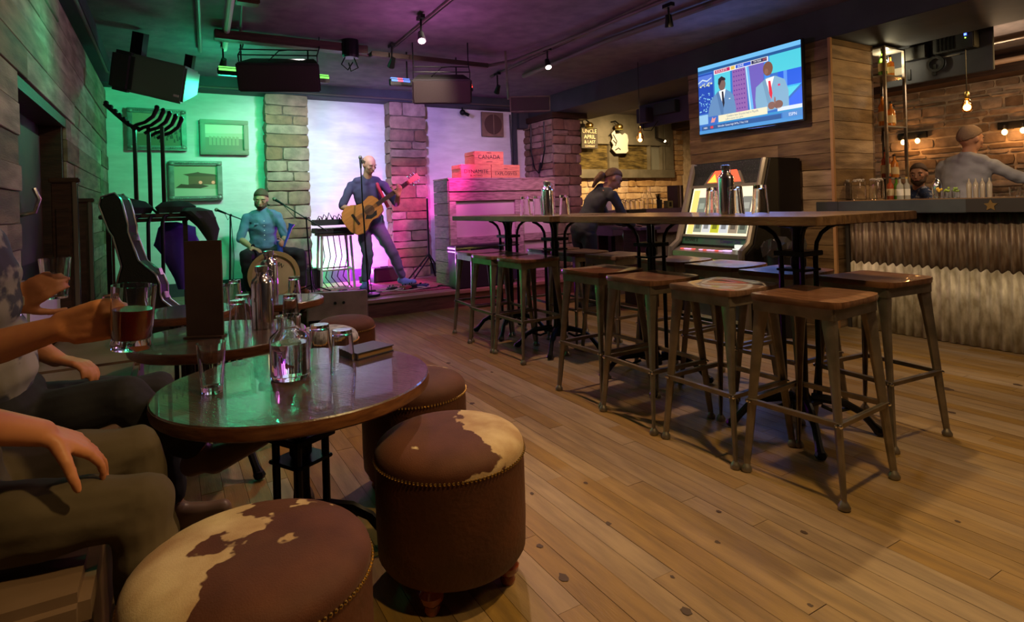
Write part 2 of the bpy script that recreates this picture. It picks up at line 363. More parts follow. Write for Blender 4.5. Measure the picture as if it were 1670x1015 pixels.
def masonry(parent, m, o0, ax, out, W, H, hr=(.08, .18), wr_=(.15, .45), name='stone', gap=.012, dep=.05, keep=None):
    o0 = V(o0); z = 0
    while z < H-.02:
        h = random.uniform(*hr)
        if H-z-h < hr[0]*.7: h = H-z
        x = 0
        while x < W-.01:
            l = random.uniform(*wr_)
            if W-x-l < wr_[0]*.7: l = W-x
            c = o0 + V(ax)*(x+l/2) + V((0, 0, 1))*(z+h/2)
            if keep is None or keep(c, l, h): stone(parent, m, c, l-gap, h-gap, ax, out, name, dep+random.uniform(-.012, .012))
            x += l
        z += h
XA, YA, XN, YN = (1, 0, 0), (0, 1, 0), (-1, 0, 0), (0, -1, 0)
# two squared sandstone piers on the stage wall
for i, (x0, x1) in enumerate(((1.05, 1.58), (2.65, 3.2))):
    p = struct(MB().bx(x0+.03, x1-.03, 7.86, 8.1, .18, 2.65), 'stone_pillar', M_mortard)
    masonry(p, M_stone, (x0, 7.87, .18), XA, YN, x1-x0, 2.47, (.1, .19), (.2, .55), dep=.045)
    masonry(p, M_stone, (x0+.04, 7.86, .18), YA, XN, .24, 2.47, (.12, .22), (.24, .24), dep=.035)
    masonry(p, M_stone, (x1-.04, 7.86, .18), YA, XA, .24, 2.47, (.12, .22), (.24, .24), dep=.035)
# rough rubble pier at the right end of the back wall
p = struct(MB().bx(5.02, 5.5, 7.3, 8.3, 0, 2.5), 'stone_pillar', M_mortard)
masonry(p, M_stone, (5.0, 7.32, .0), XA, YN, .52, 2.45, (.07, .2), (.12, .34), dep=.07)
masonry(p, M_stone, (5.04, 7.3, .0), YA, XN, .9, 2.45, (.09, .16), (.2, .4), dep=.05)
struct(MB().bx(4.95, 5.6, 7.2, 8.3, 2.45, 2.53), 'trim_4', M_darkwood)
# bar wall (right) and far wall with the window
masonry(wr, M_stoneb, (9.0, 1.9, .95), YA, XN, 3.3, 1.6, (.055, .15), (.14, .5), gap=.022, dep=.03)
def nowin(c, l, h): return not (c.x-l/2 < 8.62 and c.z+h/2 > 1.66)
masonry(wf, M_stonet, (5.52, 8.5, .6), XA, YN, 3.45, 1.06, (.1, .17), (.2, .5), gap=.014, dep=.04)
masonry(wf, M_stonet, (8.64, 8.5, 1.66), XA, YN, .36, .9, (.07, .12), (.18, .36), gap=.012, dep=.04)
# window
wn = struct(MB().bx(5.9, 8.64, 8.36, 8.5, 1.6, 1.76).bx(8.42, 8.64, 8.38, 8.5, 1.76, 2.75).bx(5.5, 8.42, 8.42, 8.5, 2.26, 2.8), 'window_1', mat('window_frame', (.13, .115, .09), .5, 0, (.09, .08, .06), 5), bevel=.006)
MB().bx(7.0, 7.22, 8.38, 8.5, 1.76, 2.26).build('mullion', MATS['window_frame'], wn, bevel=.005)
MB().bx(5.6, 8.5, 8.34, 8.44, 2.22, 2.36).build('window_rail', MATS['window_frame'], wn, bevel=.005)
M_pane = mat('rippled_pane', (.3, .22, .08), .12, .6, (.08, .06, .03), 14, (.4, 1, 2), .8, 12)
for a, b in ((5.9, 7.0), (7.22, 8.05)): MB().bx(a, b, 8.44, 8.46, 1.76, 2.24).build('pane', M_pane, wn)
MB().bx(8.05, 8.42, 8.44, 8.46, 1.76, 2.24).build('pane', mat('grey_pane', (.16, .16, .14), .2), wn)
for x in (8.3, 8.36, 7.98): MB().bx(x, x+.03, 8.36, 8.46, 1.76, 2.24).build('sash_bar', MATS['window_frame'], wn)

# column clad in boards that carries the television
tvw = struct(MB().bx(5.03, 5.66, 3.03, 4.58, 0, 2.53), 'wall_column', M_darkwood)
z = 0
while z < 2.5:
    h = random.choice((.12, .13, .145, .16)); z1 = min(z+h, 2.53)
    cut = random.uniform(3.5, 4.2)
    for a, b in ((3.0, cut), (cut, 4.6)):
        plank(tvw, M_barnd, 5.0-random.uniform(0, .012), 5.03, a, b, z, z1)
    plank(tvw, M_barnd, 5.012, 5.67, 2.99-random.uniform(0, .012), 3.03, z, z1)
    z = z1
MB().bx(4.985, 5.012, 2.975, 3.0, 0, 2.53).build('corner_strip', mat('corner_strip', (.45, .24, .1), .6), tvw)

# stage
M_stage = mat('stage_floor', (.3, .2, .15), .5, 0, (.22, .14, .1), 5, (1, 6, 1))
stg = struct(MB().bx(-.62, 5.0, 6.2, 8.1, 0, .178), 'stage_platform', M_stage)
y = 6.2
while y < 8.05:
    x = -.6-random.random()
    while x < 5.0:
        L = random.uniform(1.2, 2.2); a, b = max(x, -.6), min(x+L, 5.0); x += L
        if b-a > .05: plank(stg, M_stage, a, b, y, y+.14, .172, .184, 'floorboard')
    y += .14
MB().bx(-.6, 5.0, 6.17, 6.2, 0, .15).build('riser', mat('stage_riser', (.2, .1, .05), .5, 0, (.12, .06, .03), 5, (1, 1, 8)), stg)
MB().bx(-.6, 5.0, 6.15, 6.22, .15, .19).build('nosing', mat('stage_nosing', (.35, .22, .12), .45), stg, bevel=.006)
rug = MB()
for i in range(24):
    for j in range(8):
        rug.bx(1.55+i*.075, 1.55+i*.075+.074, 6.42+j*.15, 6.42+j*.15+.149, .184, .192+random.uniform(0, .003))
tag(rug.build('rug', mat('rug_red', (.35, .1, .12), .95, 0, (.22, .06, .08), 30, bump=.8, bscale=80)), 'thin reddish rug under the guitarist on the stage', 'rug')

# ------------------------------------------------------------------ door in the left wall
dr = struct(MB().bx(-.8, -.62, 3.5, 3.56, 0, 1.82).bx(-.8, -.62, 4.94, 5.0, 0, 1.82).bx(-.8, -.6, 3.5, 5.0, 1.78, 1.84), 'door_1', M_darkwood)
MB().bx(-.78, -.74, 3.56, 4.94, .0, 1.78).build('door_leaf', mat('door_dark', (.02, .014, .012), .6), dr)
MB().bx(-.74, -.72, 4.1, 4.85, .9, 1.7).build('door_panel', mat('door_red', (.07, .02, .012), .5, 0, (.03, .01, .006), 5), dr)
MB().tube([(-.72, 4.1, 1.18), (-.64, 4.1, 1.2), (-.62, 4.1, 1.27), (-.64, 4.1, 1.33)], .012).build('door_handle', M_chrome, dr, smooth=True)
# two dark upright panels of the booth divider in front of the door
for i, (x0, x1, yy, zt, lab) in enumerate(((-.6, -.475, 4.35, 1.37, 'taller dark brown booth divider panel beside the bench back'), (-.6, -.485, 5.2, 1.27, 'shorter dark brown divider panel between the taller one and the guitar case'))):
    t = thing('divider_panel', lab, 'partition', (0, yy, 0), 0)
    MB().bx(x0, x1, -.02, .02, 0, zt).build('panel', M_darkwood, t, bevel=.004)
    MB().bx(x1-.025, x1, -.03, .03, 0, zt+.01).build('edge_post', mat('edge_post', (.12, .1, .08), .25), t, bevel=.004)
    MB().bx(x0+.02, x1-.04, -.028, -.02, .2, zt-.15).build('raised_field', M_darkwood, t, bevel=.003)
    MB().bx(x0-.01, x1+.015, -.035, .035, zt, zt+.03).build('cap_rail', M_darkwood, t, bevel=.006)

# ------------------------------------------------------------------ bar stools
def make_stool():
    t = thing('bar_stool', '', 'stool')
    # dished wooden seat with rounded corners
    n = 9; S = .185; mb = MB(); vs = []; fs = []
    def sq(u, v): # square to rounded square
        r = .045; x, y = u*S, v*S; cx = max(abs(x)-(S-r), 0); cy = max(abs(y)-(S-r), 0); d = math.hypot(cx, cy)
        if d > r: x = math.copysign(S-r+cx*r/d, x); y = math.copysign(S-r+cy*r/d, y)
        return x, y
    for j in range(n):
        for i in range(n):
            u = i/(n-1)*2-1; v = j/(n-1)*2-1; x, y = sq(u, v); e = max(abs(u), abs(v))
            vs.append((x, y, .76 - .012*max(0, 1-u*u)*(1-.55*v*v) - (.006 if e > .97 else 0)))
    for j in range(n-1):
        for i in range(n-1): a = j*n+i; fs.append([a, a+1, a+n+1, a+n])
    ring = [i for i in range(n)] + [k*n+n-1 for k in range(1, n)] + [(n-1)*n+i for i in range(n-2, -1, -1)] + [k*n for k in range(n-2, 0, -1)]
    b = len(vs)
    for r in ring: x, y, z = vs[r]; vs.append((x*1.012, y*1.012, z-.012))
    for r in ring: x, y, z = vs[r]; vs.append((x, y, .727))
    m = len(ring)
    for q in range(m):
        q2 = (q+1) % m; fs.append([ring[q2], ring[q], b+q, b+q2]); fs.append([b+q2, b+q, b+m+q, b+m+q2])
    fs.append([b+m+q for q in range(m)]); mb.add(vs, fs); mb.build('seat', M_seat, t, smooth=True)
    mb = MB(); s = .168
    for sx, sy, dx, dy in ((0, -s, s*2, .004), (0, s, s*2, .004), (-s, 0, .004, s*2), (s, 0, .004, s*2)): mb.box((sx, sy, .704), (dx, dy, .046))
    mb.box((0, 0, .722), (s*2, s*2, .004)); mb.build('seat_frame', M_steel, t, bevel=.0015)
    for sx in (-1, 1):
        for sy in (-1, 1):
            pr = [(.725, .165, .05), (.66, .167, .054), (.58, .172, .044), (.4, .184, .034), (.12, .203, .026), (.03, .209, .021)]
            mb = MB(); vs = []; fs = []
            for z, c, w_ in pr:
                X, Y = sx*c, sy*c; k = .006
                L = [(X, Y), (X-sx*w_*.5, Y+sy*.001), (X-sx*w_, Y-sy*.012), (X-sx*w_, Y-sy*(.012+k)), (X-sx*w_*.45, Y-sy*.014), (X-sx*.014, Y-sy*.014), (X-sx*.014, Y-sy*w_*.45), (X-sx*(.012+k), Y-sy*w_), (X-sx*.012, Y-sy*w_), (X+sx*.001, Y-sy*w_*.5)]
                vs += [(a, b_, z) for a, b_ in L]
            q = 10
            for i in range(len(pr)-1):
                for k in range(q): fs.append([i*q+k, i*q+(k+1) % q, (i+1)*q+(k+1) % q, (i+1)*q+k])
            fs.append(list(range(q))); fs.append([(len(pr)-1)*q+k for k in range(q)])
            lg = mb.add(vs, fs).build('leg', M_steel, t, smooth=True)
            MB().lathe([(0, 0), (.021, .002), (.023, .012), (.016, .024), (.01, .034), (0, .036)], 10, (sx*.2, sy*.2, 0)).build('foot', M_steel, lg, smooth=True)
            MB().ball((sx*.193, sy*.193, .3), .008, 6).ball((sx*.197, sy*(.178), .3), .006, 6).build('rivet', M_chrome, lg, smooth=True)
    c = .187
    for (a, b_) in (((-c, -c), (c, -c)), ((c, -c), (c, c)), ((c, c), (-c, c)), ((-c, c), (-c, -c))):
        A, B = V((*a, .3)), V((*b_, .3)); d = B-A; hor = abs(d.x) > abs(d.y)
        MB().box((A+B)/2, (abs(d.x) if hor else .005, .005 if hor else abs(d.y), .022)).box((A+B)/2+V((0, 0, .009)), (abs(d.x) if hor else .018, .018 if hor else abs(d.y), .004)).build('footrest_bar', M_steel, t)
    return t
stool0 = make_stool(); used = [False]
def put_stool(x, y, rz, label, grp):
    o = stool0 if not used[0] else copy_tree(stool0); used[0] = True
    o.location = (x, y, 0); o.rotation_euler = (0, 0, math.radians(rz)); o['label'] = label; o['group'] = grp
G1, G2 = 'stools around the nearer high table', 'stools around the farther high table'
for i, (x, y, r, ed) in enumerate(((2.29, 1.47, 4, 'nearest stool of all, at the near corner of the high table'), (2.255, 1.9, 1, 'second stool along the open floor side'),
                       (2.24, 2.36, -1, 'third stool along the open floor side'), (2.26, 2.81, 2, 'fourth stool, last on the open floor side of the near table'))):
    put_stool(x, y, r, 'wood bar stool, '+ed, G1)
for x, y, r, ed in ((2.97, 1.59, -5, 'standing out alone towards the corrugated bar front'), (2.93, 2.04, 0, 'second from the bar end, before the white column corner'),
                    (2.97, 2.48, 3, 'in front of the jukebox, nearer to the bar'), (2.99, 2.92, -2, 'in front of the jukebox, lit orange from behind')):
    put_stool(x, y, r, 'wood bar stool, '+ed.replace('before the white column corner', 'tucked behind the table pedestal'), G1)
for x, y, r, ed in ((2.37, 3.84, 2, 'first of the far table on the open floor side'), (2.36, 4.27, 0, 'middle one of three on the far table, open floor side'), (2.41, 4.7, -3, 'closest to the stage riser, with a pink glow on its seat')):
    put_stool(x, y, r, 'wood bar stool, '+ed, G2)
for x, y, r, ed in ((2.98, 3.52, 3, 'at the near end of the far table, by the service counter'), (2.96, 3.97, 0, 'between two others behind the far table'), (3.0, 4.42, 0, 'behind the far table, before the black case')):
    put_stool(x, y, r, 'wood bar stool, '+ed, G2)

# ------------------------------------------------------------------ high tables with cast iron pedestals
def pedestal(parent, cx, cy, top=1.03, k=1):
    p = MB().lathe([(.0, .1), (.05, .11), (.045, .16), (.03, .19), (.026, .24), (.026, top-.22), (.036, top-.2), (.036, top-.17), (.026, top-.15), (.026, top-.02), (.09, top-.01), (.09, top), (0, top)], 14, (cx, cy, 0)).build('pedestal', M_black, parent, smooth=True)
    for sx in (-1, 1):
        for sy in (-1, 1):
            x, y = cx+sx*.055, cy+sy*.055; h = top-.13
            MB().tube([(x, y, .14), (x, y, h)], .0125, 8).build('rod', M_black, p, smooth=True)
            e = .125
            MB().tube([(x, y, h-.02), (cx+sx*.06, cy+sy*.06, h+.04), (cx+sx*.075, cy+sy*.075, h+.085), (cx+sx*.1, cy+sy*.1, h+.115), (cx+sx*e, cy+sy*e, top)], .011, 6).build('bracket', M_black, p, smooth=True)
            q = 1
            pts = [(cx+sx*u*k, cy+sy*u*k, h_) for u, h_ in ((.03, .17), (.07, .165), (.13, .15), (.18, .11), (.215, .05), (.235, .02))]
            MB().tube(pts, [.022, .022, .019, .017, .017, .024], 8).tube([(cx+sx*.06*k, cy+sy*.06*k, .13), (cx+sx*.1*k, cy+sy*.1*k, .105), (cx+sx*.16*k, cy+sy*.16*k, .13)], .009, 6).ball((cx+sx*.236*k, cy+sy*.236*k, .022), .025, 8, (1.1, 1.1, .85)).build('claw_foot', M_black, p, smooth=True)
    MB().box((cx, cy, top-.14), (.16, .16, .024)).box((cx, cy, top-.22), (.145, .145, .012)).build('collar', M_black, p, bevel=.003)
    MB().box((cx, cy, .15), (.13, .13, .02)).build('base_collar', M_black, p, bevel=.003)
for (x0, x1, y0, y1, lab, ps) in ((2.26, 3.06, 1.43, 3.24, 'long dark plank-topped high bar table nearer the camera, on two iron pedestals', (1.78, 2.8)), (2.26, 3.02, 3.36, 4.98, 'long high bar table farther back, green-lit edge, before the pink booth', (3.86, 4.6))):
    t = thing('high_table', lab, 'table', ((x0+x1)/2, (y0+y1)/2, 0), 0, 'high bar tables')
    W, L = x1-x0, y1-y0
    for k in range(4): MB().bx(-W/2+k*W/4+.0015, -W/2+(k+1)*W/4-.0015, -L/2, L/2, 1.03, 1.07).build('top_plank', M_high, t, bevel=.003)
    MB().bx(-.04, .04, -L/2+.12, L/2-.12, 1.015, 1.03).build('underframe', M_black, t)
    for py in ps: pedestal(t, 0, py-(y0+y1)/2, 1.018)

# ------------------------------------------------------------------ low round tables
def low_table(x, y, r, lab, top=.6, rot=0):
    t = thing('round_table', lab, 'table', (x, y, 0), rot, 'low round tables'); n = 56
    MB().lathe([(0, top-.045), (r-.012, top-.045), (r-.003, top-.038), (r, top-.022), (r-.002, top-.004), (r-.008, top), (0, top)][0:5], n).build('table_edge', M_edge, t, smooth=True)
    MB().lathe([(0, top-.01), (r-.002, top-.005), (r-.006, top), (0, top)], n).build('table_top', M_top, t, smooth=True)
    pedestal(t, 0, 0, top-.045, .6 if r < .32 else .85)
low_table(.355, 2.05, .43, 'nearest low round wooden table, a carafe and tumblers on it', rot=.5)
low_table(.19, 3.02, .37, 'low round table with the upright brown menu board on it', rot=1.2)
low_table(.08, 3.92, .27, 'low round table behind the menu board, beside the guitar case', rot=.3)
low_table(.62, 3.98, .24, 'small low round table in front of the stage monitor', rot=.9)

# ------------------------------------------------------------------ hide ottomans
def ottoman(x, y, r, h, m, lab, rz=0):
    t = thing('ottoman', lab, 'ottoman', (x, y, 0), rz, 'round cowhide ottomans')
    z0 = .085; zt = h-.055
    prof = [(r*.93, z0), (r*.985, z0+.02), (r*1.0, z0+.1), (r*1.0, zt-.05), (r*.985, zt)]
    mb = MB().lathe([(0, z0)]+prof+[(0, zt)], 48); mb.build('side', M_leather, t, smooth=True)
    cap = [(r*.995, zt-.012)]+[(r*(1.0*math.cos(a)**.5 if a < 1.5 else 0), zt+.062*math.sin(a)) for a in [i*PI/2/9 for i in range(10)]]
    cap[-1] = (0, zt+.062)
    MB().lathe(cap, 48).build('cushion', m, t, smooth=True)
    st = MB(); n = int(2*PI*r/.0125)
    for k in range(n): a = 2*PI*k/n; st.ball((r*1.006*math.cos(a), r*1.006*math.sin(a), zt-.012), .0046, 5)
    st.build('nailhead_trim', M_brass, t, kind='stuff')
    for k in range(4):
        a = PI/4+k*PI/2
        MB().lathe([(.0, 0), (.02, 0), (.024, .012), (.02, .024), (.034, .04), (.036, .055), (.024, .07), (.03, .08), (.042, .088), (.042, .1), (0, .1)], 14, (r*.76*math.cos(a), r*.76*math.sin(a), 0)).build('bun_foot', M_foot, t, smooth=True)
ottoman(.74, 1.7, .232, .46, hide_mat('cowhide_right', .85, -.25, .455), 'cowhide ottoman beside the near table, white patch on its far right half', 0)
ottoman(.13, 1.33, .238, .475, hide_mat('cowhide_left', -.85, .42, .43), 'cowhide ottoman at the bottom edge, cream white left half', 0)
ottoman(.86, 2.33, .215, .46, hide_mat('cowhide_back', .6, .6, .6), 'brown hide ottoman tucked behind the near round table', .3)
ottoman(.76, 3.55, .2, .46, mat('grey_hide', (.45, .47, .46), .8, 0, (.2, .2, .2), 22, bump=.4, bscale=90, contrast=(.45, .6)), 'grey speckled hide ottoman between the round tables and the stage', .6)
ottoman(.99, 3.94, .19, .44, hide_mat('cowhide_dark', .3, .3, 2), 'dark brown ottoman beside the grey speckled one', .2)

# ------------------------------------------------------------------ bench
for i, (y0, y1, lab) in enumerate(((1.36, 2.28, 'brown vinyl wall bench section the two drinkers sit on'), (2.3, 3.42, 'brown vinyl bench section beside the second drinker'), (3.44, 4.48, 'empty end section of the brown wall bench before the guitar case'))):
    t = thing('wall_bench', lab, 'bench', (0, (y0+y1)/2, 0), 0, 'wall bench sections'); L = (y1-y0)/2
    MB().bx(-.6, -.17, -L+.004, L-.004, .06, .37).build('bench_base', mat('bench_front', (.14, .08, .05), .5, 0, (.1, .06, .035), 5), t, bevel=.008)
    MB().bx(-.6, -.15, -L, L, .372, .45).build('seat_cushion', M_bench, t, smooth=True, bevel=.02)
    MB().bx(-.615, -.57, -L, L, .46, .86).build('back_cushion', M_benchg, t, smooth=True, bevel=.03)

# ------------------------------------------------------------------ glasses, bottles, carafes
def tumbler(inverted=True, h=.15, r0=.032, r1=.043, drink=False):
    p = [(0, 0), (r0, 0), (r0+.001, .006), (r1, h), (r1-.0025, h), (r0-.002, .02), (0, .016)]
    if inverted: p = [(r, h-z) for r, z in p]
    return MB().lathe(p, 20)
def steel_bottle(h=.27, r=.045):
    return [(0, 0), (r, 0), (r, .01), (r, h*.72), (r*.9, h*.78), (r*.62, h*.82), (r*.5, h*.86), (r*.5, h*.9), (0, h*.9)]
def place(name, mb, m, loc, lab, cat, grp=None, smooth=True):
    o = mb.build(name, m, None, smooth=smooth, weld=True); o.location = loc; return tag(o, lab, cat, grp)
def bottle_thing(loc, lab, grp, h=.27, r=.045):
    t = thing('water_bottle', lab, 'bottle', loc, 0, grp)
    MB().lathe(steel_bottle(h, r), 24).build('body', M_chrome, t, smooth=True)
    MB().lathe([(0, h*.9), (r*.56, h*.9), (r*.6, h*.93), (r*.6, h*.99), (r*.4, h), (0, h)], 16).build('stopper', mat('stopper', (.4, .4, .42), .25, .8), t, smooth=True)
    MB().tube([(r*.6, 0, h*.95), (r*1.0, 0, h*.9), (r*.95, 0, h*.8), (r*.62, 0, h*.83)], .0022, 5).build('wire_bail', M_chrome, t)
GT = 'glassware on the near round table'
# near table
place('tumbler', tumbler(False, .155, .03, .043), M_glass, (.1, 2.06, .601), 'upright empty tumbler standing alone on the green-lit side of the table', 'glass', GT)
t = thing('carafe', 'wide clear glass carafe half full of water on the near table', 'carafe', (.335, 2.08, .601), 0, GT)
MB().lathe([(0, 0), (.058, 0), (.064, .008), (.064, .128), (.061, .142), (.042, .158), (.037, .168), (.037, .2), (.041, .208), (.0375, .208), (.0335, .2), (.0335, .168), (.039, .156), (.057, .14), (.0605, .126), (.0605, .014), (0, .01)], 30).build('glass_body', M_glass, t, smooth=True)
MB().lathe([(0, .0155), (.0595, .0155), (.0595, .118), (0, .118)], 30).build('water', mat('water', (.95, .97, 1), 0, trans=1, ior=1.33), t, smooth=True)
place('tumbler', tumbler(), M_glass, (.45, 2.16, .601), 'upside-down tumbler behind the carafe on the near table', 'glass', GT)
place('tumbler', tumbler(h=.145), M_glass, (.5, 2.04, .601), 'upside-down tumbler between the carafe and the menu folder', 'glass', GT)
t = thing('menu_folder', 'closed dark bill folder lying at the far rim of the near table', 'menu', (.64, 2.25, .601), .35)
MB().box((0, 0, .022), (.17, .13, .004)).box((0, 0, .002), (.17, .13, .004)).box((-.083, 0, .012), (.004, .13, .022)).build('cover', mat('folder', (.07, .07, .1), .35), t, bevel=.001)
MB().box((.002, 0, .012), (.158, .12, .016)).build('pages', mat('folder_pages', (.3, .16, .07), .8), t)
MB().lathe([(0, 0), (.012, 0), (.012, .004), (0, .005)], 12, (.0, .0, .0)).build('ice_shard', M_glass, None, smooth=True).location = (.22, 2.24, .601)
bpy.data.objects.remove(bpy.data.objects['ice_shard'])
# second table
t = thing('menu_board', 'tall plain brown menu board standing upright on the second round table', 'menu', (.125, 3.0, .601), -.5)
MB().box((0, 0, .222), (.165, .012, .43)).build('board', mat('menu_brown', (.07, .04, .022), .6, 0, (.055, .03, .017), 5), t, bevel=.002)
MB().box((0, 0, .004), (.172, .06, .008)).build('stand_foot', mat('menu_brown', (.07, .04, .022)), t, bevel=.002)
GS = 'glassware on the second round table'
place('tumbler', tumbler(), M_glass, (.262, 3.02, .601), 'upside-down tumbler just beside the brown menu board', 'glass', GS)
place('tumbler', tumbler(), M_glass, (.3, 3.2, .601), 'upside-down tumbler behind the one beside the menu board', 'glass', GS)
bottle_thing((.375, 3.06, .601), 'steel water bottle with wire stopper on the second round table, beside two tumblers', GS, .3, .05)
place('tumbler', tumbler(), M_glass, (.5, 3.05, .601), 'upside-down tumbler behind the carafe, near the rim of the second table', 'glass', GS)
GU = 'glassware on the rear round tables'
bottle_thing((.52, 3.9, .601), 'taller steel water bottle on the small table in front of the drum', GU, .32, .05)
place('tumbler', tumbler(), M_glass, (.66, 3.86, .601), 'upside-down tumbler below the drum on the small table', 'glass', GU)
place('tumbler', tumbler(), M_glass, (.25, 3.8, .601), 'upside-down tumbler seen right of the menu board on the rear table', 'glass', GU)
place('tumbler', tumbler(), M_glass, (.33, 3.95, .601), 'farthest upside-down tumbler on the rear round table', 'glass', GU)
# high tables
GH = 'glassware on the nearer high table'
bottle_thing((2.66, 2.2, 1.071), 'steel water bottle with stopper in front of the jukebox', GH, .27, .043)
for (x, y, l) in ((2.69, 2.32, 'upside-down tumbler on the nearer high table, farther from the bar than the bottle'), (2.64, 2.12, 'upside-down tumbler touching the steel bottle before the jukebox'), (2.68, 2.0, 'upside-down tumbler on the nearer high table, bar side of the bottle'), (2.75, 2.22, 'upside-down tumbler half hidden behind the steel bottle')):
    place('tumbler', tumbler(), M_glass, (x, y, 1.071), l, 'glass', GH)
GF = 'glassware on the farther high table'
bottle_thing((2.56, 3.82, 1.071), 'steel water bottle on the farther high table before the pink booth', GF, .26, .043)
bottle_thing((2.62, 3.93, 1.071), 'dark steel bottle behind the other on the farther high table', GF, .27, .04)
for (x, y, l) in ((2.46, 4.0, 'upside-down tumbler closest to the stage on the farther high table'), (2.47, 3.83, 'upside-down tumbler just left of the pair of steel bottles'), (2.6, 3.66, 'upside-down tumbler beside the stone pier edge on the farther high table')):
    place('tumbler', tumbler(), M_glass, (x, y, 1.071), l.replace('just left of', 'next to'), 'glass', GF)

# ------------------------------------------------------------------ television
TY0, TY1, TZ0, TZ1, TX = 3.17, 4.37, 1.83, 2.565, 4.88
tv = thing('television', 'large flat television on the plank column showing two men in suits', 'television', (TX, (TY0+TY1)/2, (TZ0+TZ1)/2))
tv.rotation_euler = (0, 0, 0)
MB().box((.03, 0, 0), (.045, TY1-TY0, TZ1-TZ0)).build('casing', M_blackp, tv, bevel=.006)
MB().box((.085, 0, 0), (.07, .3, .25)).build('wall_mount', M_blackp, tv)
SW, SH = TY1-TY0-.026, TZ1-TZ0-.026
scr = []; scm = []; scn = {}
pic = MB()
def E(c, poly, lay):
    k = 'screen_%d_%d_%d' % tuple(int(q*99) for q in c)
    if k not in scn: scn[k] = len(scm); scm.append(emis(k, c, 1.0))
    pic.cur = scn[k]; x = .0065 - lay*.0004
    pic.add([(x, (.5-u)*SW, (v-.5)*SH) for u, v in poly], [list(range(len(poly)))])
def R(c, u0, v0, u1, v1, lay): E(c, [(u0, v0), (u1, v0), (u1, v1), (u0, v1)], lay)
def O(c, u, v, ru, rv, lay, n=14): E(c, [(u+ru*math.cos(2*PI*k/n), v+rv*math.sin(2*PI*k/n)) for k in range(n)], lay)
R((.04, .16, .55), 0, 0, 1, 1, 0); R((.16, .5, .85), 0, .94, 1, 1, 1); R((.02, .1, .3), 0, .9, 1, .94, 1)
R((.02, .07, .45), 0, .3, .165, .88, 1); R((.1, .2, .7), 0, .72, .16, .86, 2)
for k in range(26): R((.75, .75, .4), .005+random.random()*.145, .68+random.random()*.03, .012+random.random()*.15, .715, 3) if 0 else O((.7, .75, .45), .01+random.random()*.145, .69+random.random()*.05, .006, .01, 3, 6)
E((.55, .7, .85), [(.0, .75), (.05, .79), (.1, .76), (.15, .8), (.15, .815), (.1, .78), (.05, .81), (0, .77)], 4)
for k in range(46): O((.3, .65, .8), .005+random.random()*.15, .32+random.random()*.27, .004+random.random()*.005, .008, 3, 5)
R((.1, .6, .75), .18, .36, .35, .87, 1); R((.03, .2, .6), .35, .3, .37, .88, 1)
E((.28, .13, .42), [(.37, .18), (.52, .18), (.5, .88), (.37, .88)], 1)
for a in range(5):
    for b in range(10): O((.12, .04, .3), .387+a*.025, .22+b*.065, .007, .012, 2, 6)
E((.45, .75, .95), [(.5, .88), (.512, .88), (.555, .16), (.54, .16)], 3); E((.15, .45, .85), [(.512, .88), (.53, .88), (.58, .16), (.555, .16)], 2)
E((.16, .12, .5), [(.53, .9), (.68, .9), (.66, .16), (.575, .16)], 2); R((.05, .25, .8), .68, .6, .73, .9, 2)
R((.08, .6, .72), .73, .66, 1, .9, 2); R((.02, .12, .75), .8, .44, 1, .66, 3); R((.1, .3, .85), .85, .44, .88, .66, 4)
E((.08, .6, .8), [(.8, .2), (1, .46), (1, .46), (.8, .46)], 3); E((.04, .15, .85), [(.8, .17), (1, .17), (1, .42)], 4); E((.1, .65, .8), [(.85, .26), (.98, .44), (.85, .44)], 5)
E((.13, .26, .5), [(.1, .16), (.11, .34), (.15, .5), (.2, .56), (.24, .6), (.29, .6), (.35, .54), (.38, .48), (.4, .3), (.4, .14)], 6)
E((.85, .88, .9), [(.22, .58), (.3, .6), (.27, .38)], 7); E((.02, .02, .04), [(.257, .57), (.275, .57), (.285, .4), (.272, .33), (.26, .42)], 8)
E((.09, .19, .4), [(.2, .56), (.225, .59), (.272, .33), (.265, .16), (.255, .16)], 8)
O((.2, .12, .1), .262, .67, .038, .085, 7); E((.03, .02, .03), [(.22, .69), (.225, .76), (.26, .79), (.3, .75), (.3, .72), (.26, .73), (.235, .66)], 8); R((.7, .75, .8), .33, .44, .345, .455, 8)
E((.22, .42, .6), [(.6, .16), (.59, .35), (.6, .52), (.66, .58), (.7, .62), (.78, .62), (.86, .55), (.89, .4), (.89, .2)], 6)
E((.88, .9, .93), [(.68, .6), (.77, .62), (.745, .5), (.73, .32), (.71, .5)], 7); E((.75, .03, .06), [(.715, .57), (.735, .57), (.75, .4), (.74, .32), (.72, .4)], 8)
O((.2, .09, .06), .715, .735, .045, .095, 7); O((.26, .13, .09), .7, .7, .018, .04, 8); R((.7, .04, .15), .8, .48, .82, .505, 8)
E((.17, .33, .5), [(.66, .58), (.69, .61), (.735, .32), (.72, .2), (.7, .3)], 8)
O((.24, .12, .09), .74, .24, .035, .05, 9); O((.22, .11, .08), .8, .24, .04, .055, 9); O((.3, .16, .12), .77, .3, .008, .05, 10, 8)
R((.7, .78, .85), .79, .15, 1, .2, 9); R((.3, .55, .8), 0, .14, .1, .28, 5); R((.05, .3, .6), .2, .12, 1, .15, 6)
R((.85, .78, .55), .215, .14, .7, .235, 10); R((.05, .15, .55), .105, .13, .21, .24, 10); E((.75, .3, .3), [(.13, .15), (.17, .15), (.19, .22), (.16, .2), (.15, .23)], 11)
R((.03, .1, .3), .03, .05, .82, .11, 8); R((.08, .3, .65), 0, 0, 1, .05, 8); R((.08, .25, .6), .83, .03, 1, .13, 8)
